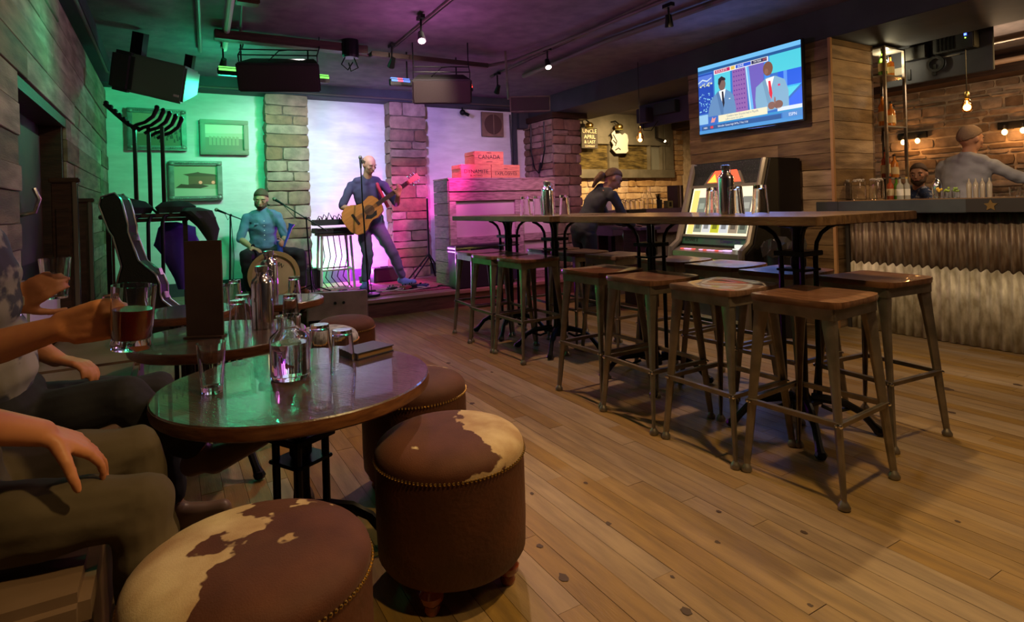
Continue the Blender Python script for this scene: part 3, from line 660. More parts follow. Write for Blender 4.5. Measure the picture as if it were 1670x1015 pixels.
R((.85, .85, .85), .18, .835, .72, .9, 9); R((.5, .02, .12), .19, .845, .35, .893, 10); R((.75, .5, .1), .36, .845, .4, .893, 10); R((.03, .1, .65), .41, .845, .56, .893, 10); R((.03, .03, .1), .565, .845, .71, .893, 10)
R((.7, .05, .08), .125, .065, .155, .1, 10)
pic.build('screen_picture', scm, tv)
def tvt(s, u, v, size, c, k=.95, name='screen_text'):
    T = frame((.0024, (.5-u)*SW, (v-.5)*SH), (0, -1, 0), (0, 0, 1)); text(s, size, T, emis('txt'+str(c), c, 1), tv, name, .00005, sx=k)
tvt('ROCKETS', .26, .869, .034, (.85, .8, .85)); tvt('JUNE', .46, .869, .034, (.8, .85, .9)); tvt('TH 9:04', .62, .869, .03, (.9, .9, .9), .85); tvt('ESPN', .69, .869, .026, (.8, .15, .12), .7)
tvt('Cavaliers have 22-point lead in Playoffs', .46, .205, .03, (.12, .2, .3), .78); tvt('LeBron James 3-pt. game', .38, .165, .026, (.15, .25, .35), .8)
tvt('NBA', .07, .082, .026, (.85, .85, .9)); tvt('Schroder: Career-high 34 Pts, 7 Ast, 5 Stl', .36, .082, .027, (.9, .9, .95), .8); tvt('ESPN', .92, .085, .04, (.8, .85, .95), .9)

# ------------------------------------------------------------------ jukebox (front faces the tables)
jk = thing('jukebox', 'grey and black compact disc jukebox with a glowing front under the television', 'jukebox', (4.24, 3.76, 0), -.03)
JW = .86; hw = JW/2; M_jg = mat('jukebox_grey', (.3, .27, .21), .35, .3, (.25, .22, .17), 5); M_jb = mat('jukebox_speckle', (.025, .024, .024), .6, 0, (.12, .12, .11), 150, contrast=(.55, .7))
prof = [(.06, .0), (.06, .54), (.0, .59), (.0, .67), (.1, .75), (.27, 1.28), (.34, 1.5), (.74, 1.5), (.74, 0)]
for s in (-1, 1):
    T = Matrix(((1, 0, 0, 0), (0, 0, -1, s*hw + (.03 if s > 0 else 0)), (0, 1, 0, 0), (0, 0, 0, 1)))
    MB().prism(prof, .03, T).build('side_panel', mat('jukebox_side', (.02, .017, .016), .65, bump=.3, bscale=150), jk)
    MB().tube([(.045, s*hw*.97, .02), (.045, s*hw*.97, .53), (-.02, s*hw*.97, .61), (-.015, s*hw*.97, .69), (.085, s*hw*.97, .76), (.255, s*hw*.97, 1.28), (.325, s*hw*.97, 1.5)], .032, 8).build('edge_column', M_jg, jk, smooth=True)
MB().bx(.1, .74, -hw+.02, hw-.02, 0, .45).bx(.3, .74, -hw+.02, hw-.02, .45, 1.49).build('cabinet', M_jb, jk)
MB().box((.09, 0, .26), (.02, JW-.1, .42)).build('lower_grille', M_jb, jk)
MB().box((.07, 0, .06), (.03, JW-.1, .03)).build('chrome_strip', M_chrome, jk)
MB().box((.03, 0, .555), (.02, JW-.1, .012)).build('light_strip', emis('strip_yellow', (1, .8, .1), 2.2), jk)
MB().add([(.06, -hw+.02, .56), (-.03, -hw+.02, .615), (-.03, -hw+.02, .67), (.1, -hw+.02, .67), (.06, hw-.02, .56), (-.03, hw-.02, .615), (-.03, hw-.02, .67), (.1, hw-.02, .67)], [(0, 1, 2, 3), (4, 7, 6, 5), (0, 4, 5, 1), (1, 5, 6, 2), (2, 6, 7, 3), (3, 7, 4, 0)]).build('control_ledge', M_jg, jk, bevel=.006)
# controls slope: from (-.03,.6) to (.08,.66)
def jf(x, y, z, ang): return frame((x, y, z), (0, -1, 0), (math.sin(ang), 0, math.cos(ang)))
MB().add([(-.025, -hw+.03, .67), (.09, -hw+.03, .71), (.1, -hw+.03, .67), (-.025, hw-.03, .67), (.09, hw-.03, .71), (.1, hw-.03, .67)], [(0, 1, 2), (3, 5, 4), (0, 3, 4, 1), (1, 4, 5, 2), (0, 2, 5, 3)]).build('control_panel', M_jg, jk)
for k in range(11):
    y = .3-k*.047
    if k in (4, ): continue
    MB().box((.015, y, .689), (.03, .03, .008)).build('button', emis('pink_button' if k % 3 else 'red_button', (1, .45, .75) if k % 3 else (1, .12, .1), 1.1), jk)
MB().box((.015, -.24, .693), (.04, .07, .01)).build('keypad', emis('keypad_violet', (.8, .5, 1), 1.3), jk)
MB().box((.05, -.34, .71), (.1, .06, .01)).box((.07, -.33, .73), (.03, .09, .03)).build('bill_slot', emis('white_slot', (.9, .9, .8), .9), jk)
ang = math.atan2(.17, .6); n_ = V((-math.cos(ang), 0, math.sin(ang)))
def jq(name, m, y0, y1, t0, t1, off, parent=None, th=.006):   # quad lying on the sloped glass front, t = 0..1 from ledge to header
    def P(y, t, o): return (V((.1+.17*t, y, .73+.55*t)) + n_*o)[:]
    o1 = off-th
    vs = [P(y0, t0, o1), P(y1, t0, o1), P(y1, t1, o1), P(y0, t1, o1), P(y0, t0, off), P(y1, t0, off), P(y1, t1, off), P(y0, t1, off)]
    return MB().add(vs, [(0, 3, 2, 1), (4, 5, 6, 7), (0, 1, 5, 4), (1, 2, 6, 5), (2, 3, 7, 6), (3, 0, 4, 7)]).build(name, m, parent or jk)
jq('banner', mat('banner_green', (.04, .22, .1), .4, 0, (.08, .1, .11), 3), -hw+.04, hw-.04, .0, .11, .004)
jq('backlit_window', emis('cream_light', (1, .82, .52), 1.25), -hw+.06, hw-.06, .16, .97, .0)
jq('window_trim', M_jg, -hw+.03, hw-.03, .115, .155, .02); jq('window_trim', M_jg, -hw+.03, hw-.03, .96, 1.01, .02)
jq('window_glow', emis('orange_light', (1, .55, .15), 1.4), hw-.15, hw-.08, .17, .93, .003)
cov = [((.3, .33, .25), (.25, .28, .22)), ((.85, .85, .85), (.5, .15, .1)), ((.7, .7, .03), (.15, .12, .08)), ((.8, .82, .85), (.6, .2, .12)), ((.4, .3, .2), (.45, .25, .1)), ((.25, .28, .2), (.3, .3, .25))]
for k, (a, b) in enumerate(cov):
    y1 = .27-k*.105; y0 = y1-.095
    c1 = jq('disc_cover', emis('cov%da' % k, a, .75), y0, y1, .2, .45, .008); c2 = jq('disc_cover', emis('cov%db' % k, b, .7), y0, y1, .5, .8, .008)
    jq('cover_print', emis('cpr%d' % k, tuple(q*.35 for q in a), .7), y0+.02, y1-.02, .26, .34, .009, c1, .002); jq('cover_print', emis('cpq%d' % k, tuple(min(1, q*1.8) for q in b), .7), y0+.015, y1-.02, .6, .7, .009, c2, .002)
T = frame((V((.11, .27, .765))+n_*.006)[:], (0, -1, 0), (math.sin(ang), 0, math.cos(ang))); text('ROWE II', .05, T, M_ink, jk, sx=.9)
T = frame((V((.11, -.2, .765))+n_*.006)[:], (0, -1, 0), (math.sin(ang), 0, math.cos(ang))); text('Compact Disc', .05, T, mat('violet_ink', (.05, .02, .2), .5), jk, sx=.8)
# sloping header with a red gem window
a2 = math.atan2(.07, .22); n2 = V((-math.cos(a2), 0, math.sin(a2)))
def hp(y, t, o): return (V((.27+.07*t, y, 1.28+.22*t)) + n2*o)[:]
def hpoly(name, m, pts, o0, o1):
    n = len(pts); vs = [hp(y, t, o0) for y, t in pts]+[hp(y, t, o1) for y, t in pts]
    return MB().add(vs, [list(range(n))[::-1], list(range(n, 2*n))]+[[i, (i+1) % n, n+(i+1) % n, n+i] for i in range(n)]).build(name, m, jk)
hpoly('header', M_jb, [(-hw+.02, 0), (hw-.02, 0), (hw-.02, 1), (-hw+.02, 1)], -.02, .0)
hpoly('gem_frame', M_jg, [(-.24, .05), (.24, .05), (.12, .92), (-.12, .92)], 0, .012)
hpoly('gem_window', emis('gem_red', (1, .1, .04), 1.6), [(-.2, .12), (.2, .12), (.1, .83), (-.1, .83)], .012, .015)
hpoly('gem_facet', emis('gem_orange', (1, .45, .05), 1.8), [(.19, .13), (.08, .13), (.12, .5)], .015, .017)
hpoly('gem_facet', emis('gem_pink', (1, .3, .35), 1.6), [(.05, .2), (-.02, .2), (-.06, .7), (.02, .75)], .015, .017)
MB().box((.55, 0, 1.5), (.42, JW-.02, .02)).build('lid', M_blackp, jk)

# bin with a crumpled liner beside the jukebox
t = thing('waste_bin', 'dark bin with a crumpled shiny liner between jukebox and plank column', 'bin', (4.42, 3.08, 0)); t.scale = (1, 1, 1.2)
MB().lathe([(0, 0), (.13, 0), (.155, .6), (.15, .6), (.125, .02), (0, .02)], 20).build('body', M_blackp, t, smooth=True)
mb = MB(); n = 26
for i, (r, z) in enumerate([(.14, .54), (.165, .56), (.17, .62), (.15, .66), (.09, .62), (.03, .6)]):
    for k in range(n): q = r*(1+random.uniform(-.1, .1)); mb.v.append((q*math.cos(2*PI*k/n), q*math.sin(2*PI*k/n), z+random.uniform(-.02, .02)))
for i in range(5):
    for k in range(n): mb.f.append([i*n+k, i*n+(k+1) % n, (i+1)*n+(k+1) % n, (i+1)*n+k]); mb.m.append(0)
mb.build('liner', mat('liner', (.1, .095, .09), .22, .3), t)

# ------------------------------------------------------------------ bar
bar = thing('bar_counter', 'long bar with a slate top edge over corrugated metal sheets', 'bar', (5.1, .8, 0))
MB().bx(.08, .5, -2.35, 2.15, 0, 1.0).build('carcass', M_darkwood, bar)
def corr(name, m, z0, z1, x, ph, mod=None):
    mb = MB(); N = 560; L = 4.5; T = .064
    for k in range(N+1):
        y = -2.36+L*k/N; d = .009*math.cos(2*PI*y/T+ph)
        zt = z1 + (.012*math.cos(2*PI*y/T+ph) if mod else 0)
        mb.v += [(x+d, y, z0), (x+d, y, zt)]
    for k in range(N): mb.f.append([2*k, 2*k+1, 2*k+3, 2*k+2]); mb.m.append(0)
    o = mb.build(name, m, bar, smooth=True); md = o.modifiers.new('s', 'SOLIDIFY'); md.thickness = .0015; return o
corr('rusty_sheet', M_rust, .5, .99, .03, 0); corr('galvanised_sheet', M_gal, .005, .57, .018, .4, True)
MB().bx(-.09, .5, -2.35, 2.14, 1.0, 1.1).bx(-.13, -.09, -2.35, 2.14, 1.0, 1.1).bx(-.13, -.118, 2.14, 2.34, 1.0, 1.1).build('counter_top', M_slate, bar, bevel=.004)
MB().bx(-.136, -.13, -1.5, 1.2, 1.004, 1.098).build('dark_end_plate', mat('plate_dark', (.03, .022, .02), .6), bar)
MB().bx(-.125, .5, -2.34, 2.14, 1.1, 1.106).build('top_surface', mat('bar_top', (.3, .17, .08), .2, 0, (.2, .11, .05), 4, (6, 1, 1), coat=.6), bar)
star = [((.042 if k % 2 == 0 else .02)*math.cos(PI/2+k*PI/5), (.042 if k % 2 == 0 else .02)*math.sin(PI/2+k*PI/5)) for k in range(10)]
MB().prism(star, .006, frame((-.136, 1.05, 1.051), (0, -1, 0), (0, 0, 1))).build('star', mat('star_bronze', (.22, .13, .04), .5, .5), bar)
MB().bx(.0, .06, 2.13, 2.16, 0, 1.0).build('end_post', mat('end_post', (.02, .015, .012), .7), bar)

# shelf unit at the column with bottles
sh = thing('bottle_shelf', 'slim metal framed shelf tower of bottles beside the plank column', 'shelf', (5.87, 3.0, 1.106))
for x, y in ((-.17, -.1), (-.17, .1), (.17, -.1), (.17, .1)): MB().box((x, y, .7), (.022, .022, 1.42)).build('post', M_steel, sh)
SZ = (.19, .67, 1.14, 1.4)
for zz in SZ: MB().box((0, 0, zz), (.36, .22, .014)).build('shelf_board', mat('shelf_glass', (.3, .28, .25), .2, .3), sh)
def liquor(x, y, z, col, h, r, lab, cat='bottle', grp='bottles on the shelf tower', capc=(.02, .02, .02), labc=(.6, .5, .3)):
    t = thing('liquor_bottle', lab, cat, (x, y, z), 0, grp)
    MB().lathe([(0, 0), (r, 0), (r, h*.58), (r*.85, h*.66), (r*.36, h*.74), (r*.3, h*.92), (0, h*.92)], 14).build('bottle_glass', mat('liq_%d%d%d' % tuple(int(c*99) for c in col), col, .08, coat=.5, trans=.45), t, smooth=True)
    MB().lathe([(0, h*.92), (r*.36, h*.92), (r*.36, h), (0, h)], 10).build('cap', mat('cap%d' % int(capc[0]*99), capc, .4), t)
    MB().lathe([(r*1.01, h*.15), (r*1.02, h*.16), (r*1.02, h*.44), (r*1.01, h*.45)], 14).build('paper_label', mat('lab%d' % int(labc[1]*99), labc, .7), t)
amber, rum, green, clear = (.8, .3, .05), (.5, .1, .03), (.12, .35, .03), (.7, .7, .65)
Z0 = 1.106
liquor(5.75, 2.94, Z0+SZ[2]+.007, green, .25, .036, 'bright green bottle at the top of the shelf tower, beside a lamp'); liquor(5.88, 2.94, Z0+SZ[2]+.007, amber, .2, .034, 'amber bottle under the lamp at the top of the shelf tower')
for k, (x, h) in enumerate(((5.74, .3), (5.82, .24), (5.89, .24), (5.96, .2))):
    liquor(x, 2.95+.03*(k % 2), Z0+SZ[1]+.007, amber, h, .034, ['tall amber bottle next to the column on the middle shelf', 'amber bottle second from the column on the middle shelf', 'round-shouldered amber bottle near the middle shelf post', 'short amber bottle against the metal post, middle shelf'][k])
for k, (x, h, c) in enumerate(((5.74, .26, rum), (5.82, .29, rum), (5.9, .22, amber), (5.97, .19, rum))):
    liquor(x, 2.94+.03*(k % 2), Z0+SZ[0]+.007, c, h, .034, ['red-brown bottle next to the column on the lower shelf', 'tallest red-brown bottle with red neck on the lower shelf', 'amber square-labelled bottle on the lower shelf', 'short dark bottle against the post, lower shelf'][k], capc=(.5, .03, .02) if k == 1 else (.02, .02, .02))
for k, (x, y, h, c) in enumerate(((5.5, 2.78, .2, rum), (5.56, 2.76, .19, green))): liquor(x, y, Z0, c, h, .028, ['dark red bottle under the shelf tower on the bar', 'olive green bottle under the shelf tower on the bar'][k], grp='bottles on the bar top')
for k, (x, y) in enumerate(((5.5, 2.7), (5.57, 2.68))): liquor(x, y, Z0, (.6, .6, .58), .19, .026, ['white-labelled bottle just past the shelf post on the bar', 'white-labelled bottle with a gold cap near the shelf post'][k], grp='bottles on the bar top', labc=(.8, .8, .78), capc=(.02, .02, .02) if k == 0 else (.6, .4, .1))
tl = thing('shelf_lamp', 'small bright lamp at the top of the bottle shelf', 'lamp', (5.95, 2.96, 2.33))
MB().ball((0, 0, 0), .022, 10).build('bulb', emis('lamp_white', (1, .9, .7), 30), tl); MB().lathe([(.012, .02), (.02, .03), (.02, .07), (0, .07)], 10).build('socket', M_black, tl)
# three tall glass jars of beads and other bar things
for k, (x, y) in enumerate(((5.2, 3.02), (5.22, 2.9), (5.3, 2.79))):
    t = thing('glass_jar', ['tall clear jar on the bar, touching the plank column', 'tall clear jar in the middle of the three on the bar', 'tall clear jar of the three, closest to the bottles'][k], 'jar', (x, y, Z0), 0, 'tall glass jars on the bar')
    MB().lathe([(0, 0), (.055, 0), (.058, .01), (.058, .15), (.052, .165), (.049, .165), (.055, .148), (.055, .012), (0, .008)], 20).build('jar_glass', M_glass, t, smooth=True)
    mb = MB()
    for q in range(30): a = random.random()*2*PI; rr = random.random()**.5*.045; mb.ball((rr*math.cos(a), rr*math.sin(a), .165+random.random()*.014), .009, 6)
    mb.build('clear_straws', mat('sparkle', (.7, .65, .6), .1, .3), t, kind='stuff')
# service things on the bar back
def simple(name, mb, m, loc, lab, cat, grp=None): return place(name, mb, m, loc, lab, cat, grp)
BG = 'small things along the bar top'
simple('cocktail_shaker', MB().lathe([(0, 0), (.03, 0), (.036, .1), (.033, .115), (.02, .15), (.012, .155), (.012, .17), (0, .175)], 16), M_chrome, (5.53, 2.43, Z0), 'silver cocktail shaker standing on the bar before the seated man', 'shaker', BG)
for k, (y, c) in enumerate(((2.38, (.8, .5, .05)), (2.32, (.35, .5, .06)), (2.26, (.3, .45, .1)))):
    t = thing('fruit_cup', ['glass cup of orange slices on the bar', 'glass cup of lime wedges beside the orange slices', 'glass cup of mint leaves next to the limes'][k], 'cup', (5.45, y, Z0), 0, BG)
    MB().lathe([(0, 0), (.024, 0), (.028, .06), (.026, .06), (.022, .004), (0, .004)], 14).build('cup', M_glass, t, smooth=True)
    mb = MB()
    for q in range(8): mb.ball((random.uniform(-.015, .015), random.uniform(-.015, .015), .05+random.random()*.03), .013, 6, (1, .6, .8))
    mb.build('fruit', mat('fruit%d' % k, c, .5), t, kind='stuff')
for k in range(4):
    simple('pour_bottle', MB().lathe([(0, 0), (.016, 0), (.018, .1), (.016, .105), (.006, .13), (.004, .15), (0, .15)], 12), mat('white_gloss', (.4, .34, .28), .2), (5.5, 2.19-.045*k, Z0), ['first slim pale pourer beside the fruit cups', 'second slim pale pourer from the fruit cups', 'third slim pale pourer from the fruit cups', 'last slim pale pourer, closest to the bartender'][k], 'pourer', BG)
for k in range(5):
    simple('rocks_glass', MB().lathe([(0, 0), (.026, 0), (.03, .07), (.028, .07), (.024, .006), (0, .006)], 14), M_glass, (5.38+.01*(k % 2), 1.86-.06*k, Z0), 'small clear glass, number %s from the bartender along the bar edge' % ['one', 'two', 'three', 'four', 'five'][k], 'glass', 'row of small glasses on the bar')
tb = thing('tablet', 'bright tablet screen at the end of the bartender reach', 'tablet', (5.95, 1.84, 1.19), 0)
MB().box((0, 0, .06), (.012, .16, .12)).build('case', M_blackp, tb); MB().box((-.007, 0, .06), (.003, .14, .1)).build('screen', emis('tablet_screen', (.3, .45, .75), .6), tb); MB().box((.02, 0, -.045), (.05, .05, .1)).build('stand', M_blackp, tb)
# equipment board above the bar
av = thing('equipment_board', 'dark panel of audio equipment hanging above the bar', 'panel', (6.24, 2.72, 2.42))
MB().box((.0, 0, 0), (.03, .9, .42)).build('board', M_dark, av, bevel=.004)
MB().box((-.08, -.2, .08), (.12, .32, .16)).build('amplifier', M_blackp, av, bevel=.006); MB().box((-.07, .13, .06), (.1, .2, .12)).build('receiver', M_blackp, av, bevel=.006)
for k in range(5): MB().box((-.143, -.08-.03*k, .08), (.006, .012, .13)).build('vent_fin', M_black, av)
MB().lathe([(.05, 0), (.075, 0), (.075, .02), (.05, .02), (.05, 0)], 20, T=frame((-.035, -.02, -.07), (0, -1, 0), (0, 0, 1))).build('cable_coil', M_black, av, smooth=True)
MB().box((-.145, -.3, .12), (.004, .018, .018)).build('blue_light', emis('led_blue', (.05, .1, 1), 8), av); MB().box((-.145, -.3, .09), (.004, .008, .008)).build('green_light', emis('led_green', (.5, 1, .1), 4), av)
MB().box((-.02, .32, -.07), (.01, .09, .07)).build('sticker', mat('sticker', (.3, .27, .22), .7), av); MB().box((-.03, -.12, -.02), (.008, .18, .008)).build('rail', M_steel, av)
for y in (.2, -.02): MB().box((-.022, y+.02, -.12), (.012, .03, .1)).build('cable_clip', M_black, av)
av2 = thing('equipment_board', 'violet equipment panel above the service counter window', 'panel', (5.9, 5.87, 2.38))
MB().box((0, 0, 0), (.03, .95, .36)).build('board', mat('violet_dark', (.05, .03, .08), .7), av2, bevel=.004)
MB().box((-.08, .3, -.02), (.14, .2, .2)).build('small_speaker', mat('violet_dark', (.05, .03, .08)), av2, bevel=.008); MB().box((-.06, -.1, .03), (.1, .4, .16)).build('amplifier', M_blackp, av2, bevel=.006)
MB().tube([(-.03, .4, -.1), (-.06, .35, -.22), (-.06, .2, -.24), (-.03, .1, -.12)], .006, 6).build('cable_loop', M_black, av2, smooth=True)
# pendants and sconces
def edison(loc, top, lab):
    t = thing('pendant_bulb', lab, 'lamp', loc, 0, 'hanging filament bulbs')
    MB().lathe([(0, -.075), (.02, -.073), (.038, -.055), (.044, -.03), (.038, 0), (.022, .035), (.016, .05), (.015, .05), (.021, .034), (.0365, 0), (.0425, -.03), (.0365, -.054), (.019, -.0715), (0, -.0735)], 18).build('bulb_glass', glass('amber_glass', (1, .75, .45)), t, smooth=True)
    MB().tube([(-.008, 0, .03), (-.012, 0, -.045), (0, 0, .02), (.012, 0, -.045), (.008, 0, .03)], .0035, 6).build('filament', emis('filament', (1, .5, .14), 16), t)
    MB().lathe([(.016, .045), (.019, .05), (.019, .1), (.008, .115), (0, .115)], 12).build('socket', M_brass, t, smooth=True)
    MB().tube([(0, 0, .11), (0, 0, top-loc[2])], .004, 6).build('cord', M_black, t)
edison((4.82, 5.2, 1.93), 2.8, 'glowing orange filament bulb hanging by the brick wall left of the column'.replace('left of', 'beside')); edison((6.14, 2.44, 1.93), 2.8, 'glowing filament pendant bulb above the bartender')
for (y, lab) in ((4.2, 'double-bulb wall sconce behind the seated man'), (3.05, 'double-bulb wall sconce beyond the bartender head')):
    t = thing('wall_sconce', lab, 'lamp', (8.9, y, 1.9), 0, 'double-bulb sconces on the stone wall')
    MB().box((.03, 0, .05), (.04, .36, .09)).build('back_plate', M_black, t, bevel=.004)
    for s in (-1, 1):
        MB().lathe([(.014, 0), (.022, .01), (.022, .05), (0, .055)], 12, (-.04, s*.09, .0)).build('socket', M_black, t); MB().tube([(.02, s*.09, .05), (-.04, s*.09, .05)], .006, 6).build('arm', M_black, t)
        MB().ball((-.04, s*.09, -.035), .03, 12, (1, 1, 1.25)).build('bulb', emis('sconce_bulb', (1, .55, .2), 9), t, smooth=True)
# bar side ducts on the ceiling
for k, (x, z, r, lab) in enumerate(((7.0, 2.62, .035, 'conduit pipe running high over the bar'), (8.1, 2.6, .03, 'second conduit nearer the stone wall'))):
    tag(MB().tube([(x, -1.4, z), (x, 6.0, z)], r, 10).build('conduit', mat('copper_pipe', (.3, .2, .14), .5), None, smooth=True), lab, 'pipe')
for k, (y, lab) in enumerate(((3.0, 'small recessed-style ceiling bulb glowing above the bar'),)):
    t = thing('ceiling_lamp', lab, 'lamp', (7.0, 3.2, 2.5)); MB().lathe([(0, 0), (.05, 0), (.055, .02), (.04, .09), (0, .09)], 16).build('shade', M_black, t, smooth=True); MB().lathe([(0, -.004), (.04, -.003), (.04, 0), (0, 0)], 16).build('bulb', emis('down_lamp', (1, .5, .2), 4), t)
# ------------------------------------------------------------------ service counter
ct = thing('service_counter', 'violet-fronted service counter under the window wall', 'counter', (5.6, 5.95, 0))
M_cp = mat('counter_violet', (.13, .08, .17), .45, 0, (.1, .06, .13), 4)
MB().bx(-.87, .7, -.15, .25, .96, 1.05).build('raised_top', M_cp, ct, bevel=.005); MB().bx(-.85, .7, .0, .25, 0, .96).build('carcass', M_darkwood, ct)
MB().bx(-.95, .7, -.4, 0, .74, .86).build('work_shelf', M_cp, ct, bevel=.005); MB().bx(-.94, -.88, -.36, -.3, 0, .74).build('post', M_black, ct)
mb = MB()
for k in range(70): x = -.86+k*.02; mb.tube([(x, -.3, 0), (x, -.3, .74)], .0085, 6, False)
mb.build('ribbed_front', mat('ribbed', (.3, .26, .27), .6, 0, (.2, .17, .18), 10), ct, smooth=True, kind='stuff')
MB().bx(-.5, -.2, -.2, -.15, .96, 1.05).build('dark_panel', M_blackp, ct)
CG = 'things standing on the service counter'
mx = random.Random(3)
for k in range(11):
    simple('tumbler', tumbler(h=.13, r0=.028, r1=.036), M_glass, (5.12+.085*(k//2), 5.98+.09*(k % 2), 1.051), 'clear tumbler among the close cluster on the service counter', 'glass', 'cluster of tumblers on the service counter')
for k, (x, lab) in enumerate(((5.62, 'clear carafe beside the cluster of tumblers on the service counter'), (5.7, 'taller clear carafe on the service counter'))):
    simple('carafe', MB().lathe([(0, 0), (.045, 0), (.045, .14), (.02, .2), (.02, .26+.05*k), (.018, .26+.05*k), (.018, .2), (.043, .14), (.043, .005), (0, .005)], 16), M_glass, (x, 6.0, 1.051), lab, 'carafe', CG)
simple('paper_roll', MB().lathe([(0, 0), (.045, 0), (.045, .25), (0, .25)], 16), mat('lilac_paper', (.6, .5, .75), .5), (4.93, 5.95, 1.051), 'pale lilac upright roll beside the leaning woman', 'roll', CG)
t = thing('utensil_cup', 'dark cup of black straws on the service counter', 'cup', (5.83, 5.95, 1.051)); MB().lathe([(0, 0), (.035, 0), (.04, .12), (.036, .12), (.032, .004), (0, .004)], 14).build('cup', M_blackp, t, smooth=True)
mb = MB(); [mb.tube([(0, 0, .02), (random.uniform(-.04, .04), random.uniform(-.03, .03), .2)], .004, 5) for k in range(14)]; mb.build('straws', M_black, t, kind='stuff')
t = thing('menu_stack', 'upright brown menus standing at the end of the service counter', 'menu', (6.15, 5.95, 1.051))
for k in range(3): MB().box((-.05+.04*k, 0, .155), (.03, .2, .31)).build('menu_cover', mat('menu_c%d' % k, ((.09, .05, .03), (.4, .3, .3), (.05, .03, .02))[k], .6), t, bevel=.002)
t = thing('box', 'small olive box beside the cup of straws', 'box', (5.95, 5.9, 1.051)); MB().box((0, 0, .05), (.1, .08, .1)).build('carton', mat('olive_box', (.2, .18, .08), .6), t, bevel=.003); MB().box((0, -.042, .05), (.04, .003, .06)).build('slot', M_black, t)
t = thing('cloth_bag', 'pale turquoise and pink plastic bag hanging from the work shelf', 'bag', (4.93, 5.52, .6))
mb = MB(); n = 14
for i, (r, z) in enumerate([(.03, 0), (.09, .06), (.12, .14), (.1, .22), (.06, .26)]):
    for k in range(n): q = r*(1+random.uniform(-.2, .2)); mb.v.append((q*math.cos(2*PI*k/n)*1.2, q*math.sin(2*PI*k/n)*.5, z))
for i in range(4):
    for k in range(n): mb.f.append([i*n+k, i*n+(k+1) % n, (i+1)*n+(k+1) % n, (i+1)*n+k]); mb.m.append(0)
mb.build('bag_body', mat('turquoise_bag', (.3, .55, .58), .4), t)
# window lamps with signs
for x, z, lab in ((6.42, 2.52, 'brass wall lamp over the dark lettered sign'), (7.1, 2.52, 'brass wall lamp over the white cut-out sign')):
    t = thing('wall_lamp', lab, 'lamp', (x, 8.2, z), 0, 'brass lamps above the window')
    MB().ball((0, 0, 0), .075, 14, (1, 1, .8)).build('shade', M_brass, t, smooth=True); MB().tube([(0, 0, .05), (0, .1, .12), (0, .22, .12)], .014, 8).build('arm', M_black, t, smooth=True)
    MB().lathe([(0, -.07), (.075, -.06), (.08, -.045), (0, -.045)], 14).build('rim', mat('olive_rim', (.12, .11, .03), .4), t, smooth=True)
sg = thing('sign', 'dark sign with rows of pale lettering above the window', 'sign', (6.44, 8.25, 2.3))
MB().box((0, 0, 0), (.36, .05, .36)).build('board', mat('sign_dark', (.035, .028, .022), .7), sg, bevel=.004)
for k, (s_, z, h) in enumerate((('UNCLE', .12, .1), ('APRIL', .02, .1), ('& LAST', -.07, .08), ('COMPANY', -.145, .045))): text(s_, h, frame((0, -.027, z), (1, 0, 0), (0, 0, 1)), mat('sign_cream', (.62, .52, .36), .7), sg)
sg = thing('sign', 'white cut-out sign with black strokes above the window', 'sign', (7.12, 8.25, 2.24))
pl = [(-.17, .16), (-.1, .22), (-.08, .15), (.02, .17), (.08, .14), (.14, .18), (.2, .15), (.22, .05), (.2, -.05), (.21, -.15), (.16, -.19), (-.08, -.2), (-.17, -.12), (-.13, -.05), (-.18, .02), (-.14, .08)]
MB().prism(pl, .02, frame((0, 0, 0), (1, 0, 0), (0, 0, 1))).build('board', mat('sign_white', (.42, .42, .4), .7), sg)
for pts in ([(-.14, .14), (-.06, .02), (-.1, -.06)], [(-.1, -.14), (-.03, -.1), (.02, -.13)], [(-.15, .04), (-.08, -.02)]): MB().tube([(x, -.024, z) for x, z in pts], .01, 5).build('stroke', M_ink, sg)
t = thing('track_head', 'black wall lamp pointing down beside the window', 'lamp', (8.0, 8.2, 2.5)); MB().tube([(0, .22, .22), (0, .0, .1), (0, 0, -.15), (.18, -.03, -.2)], .02, 8).build('arm', M_black, t, smooth=True); MB().ball((.2, -.03, -.21), .025, 8).build('bulb', emis('warm_bulb', (1, .8, .5), 4), t)

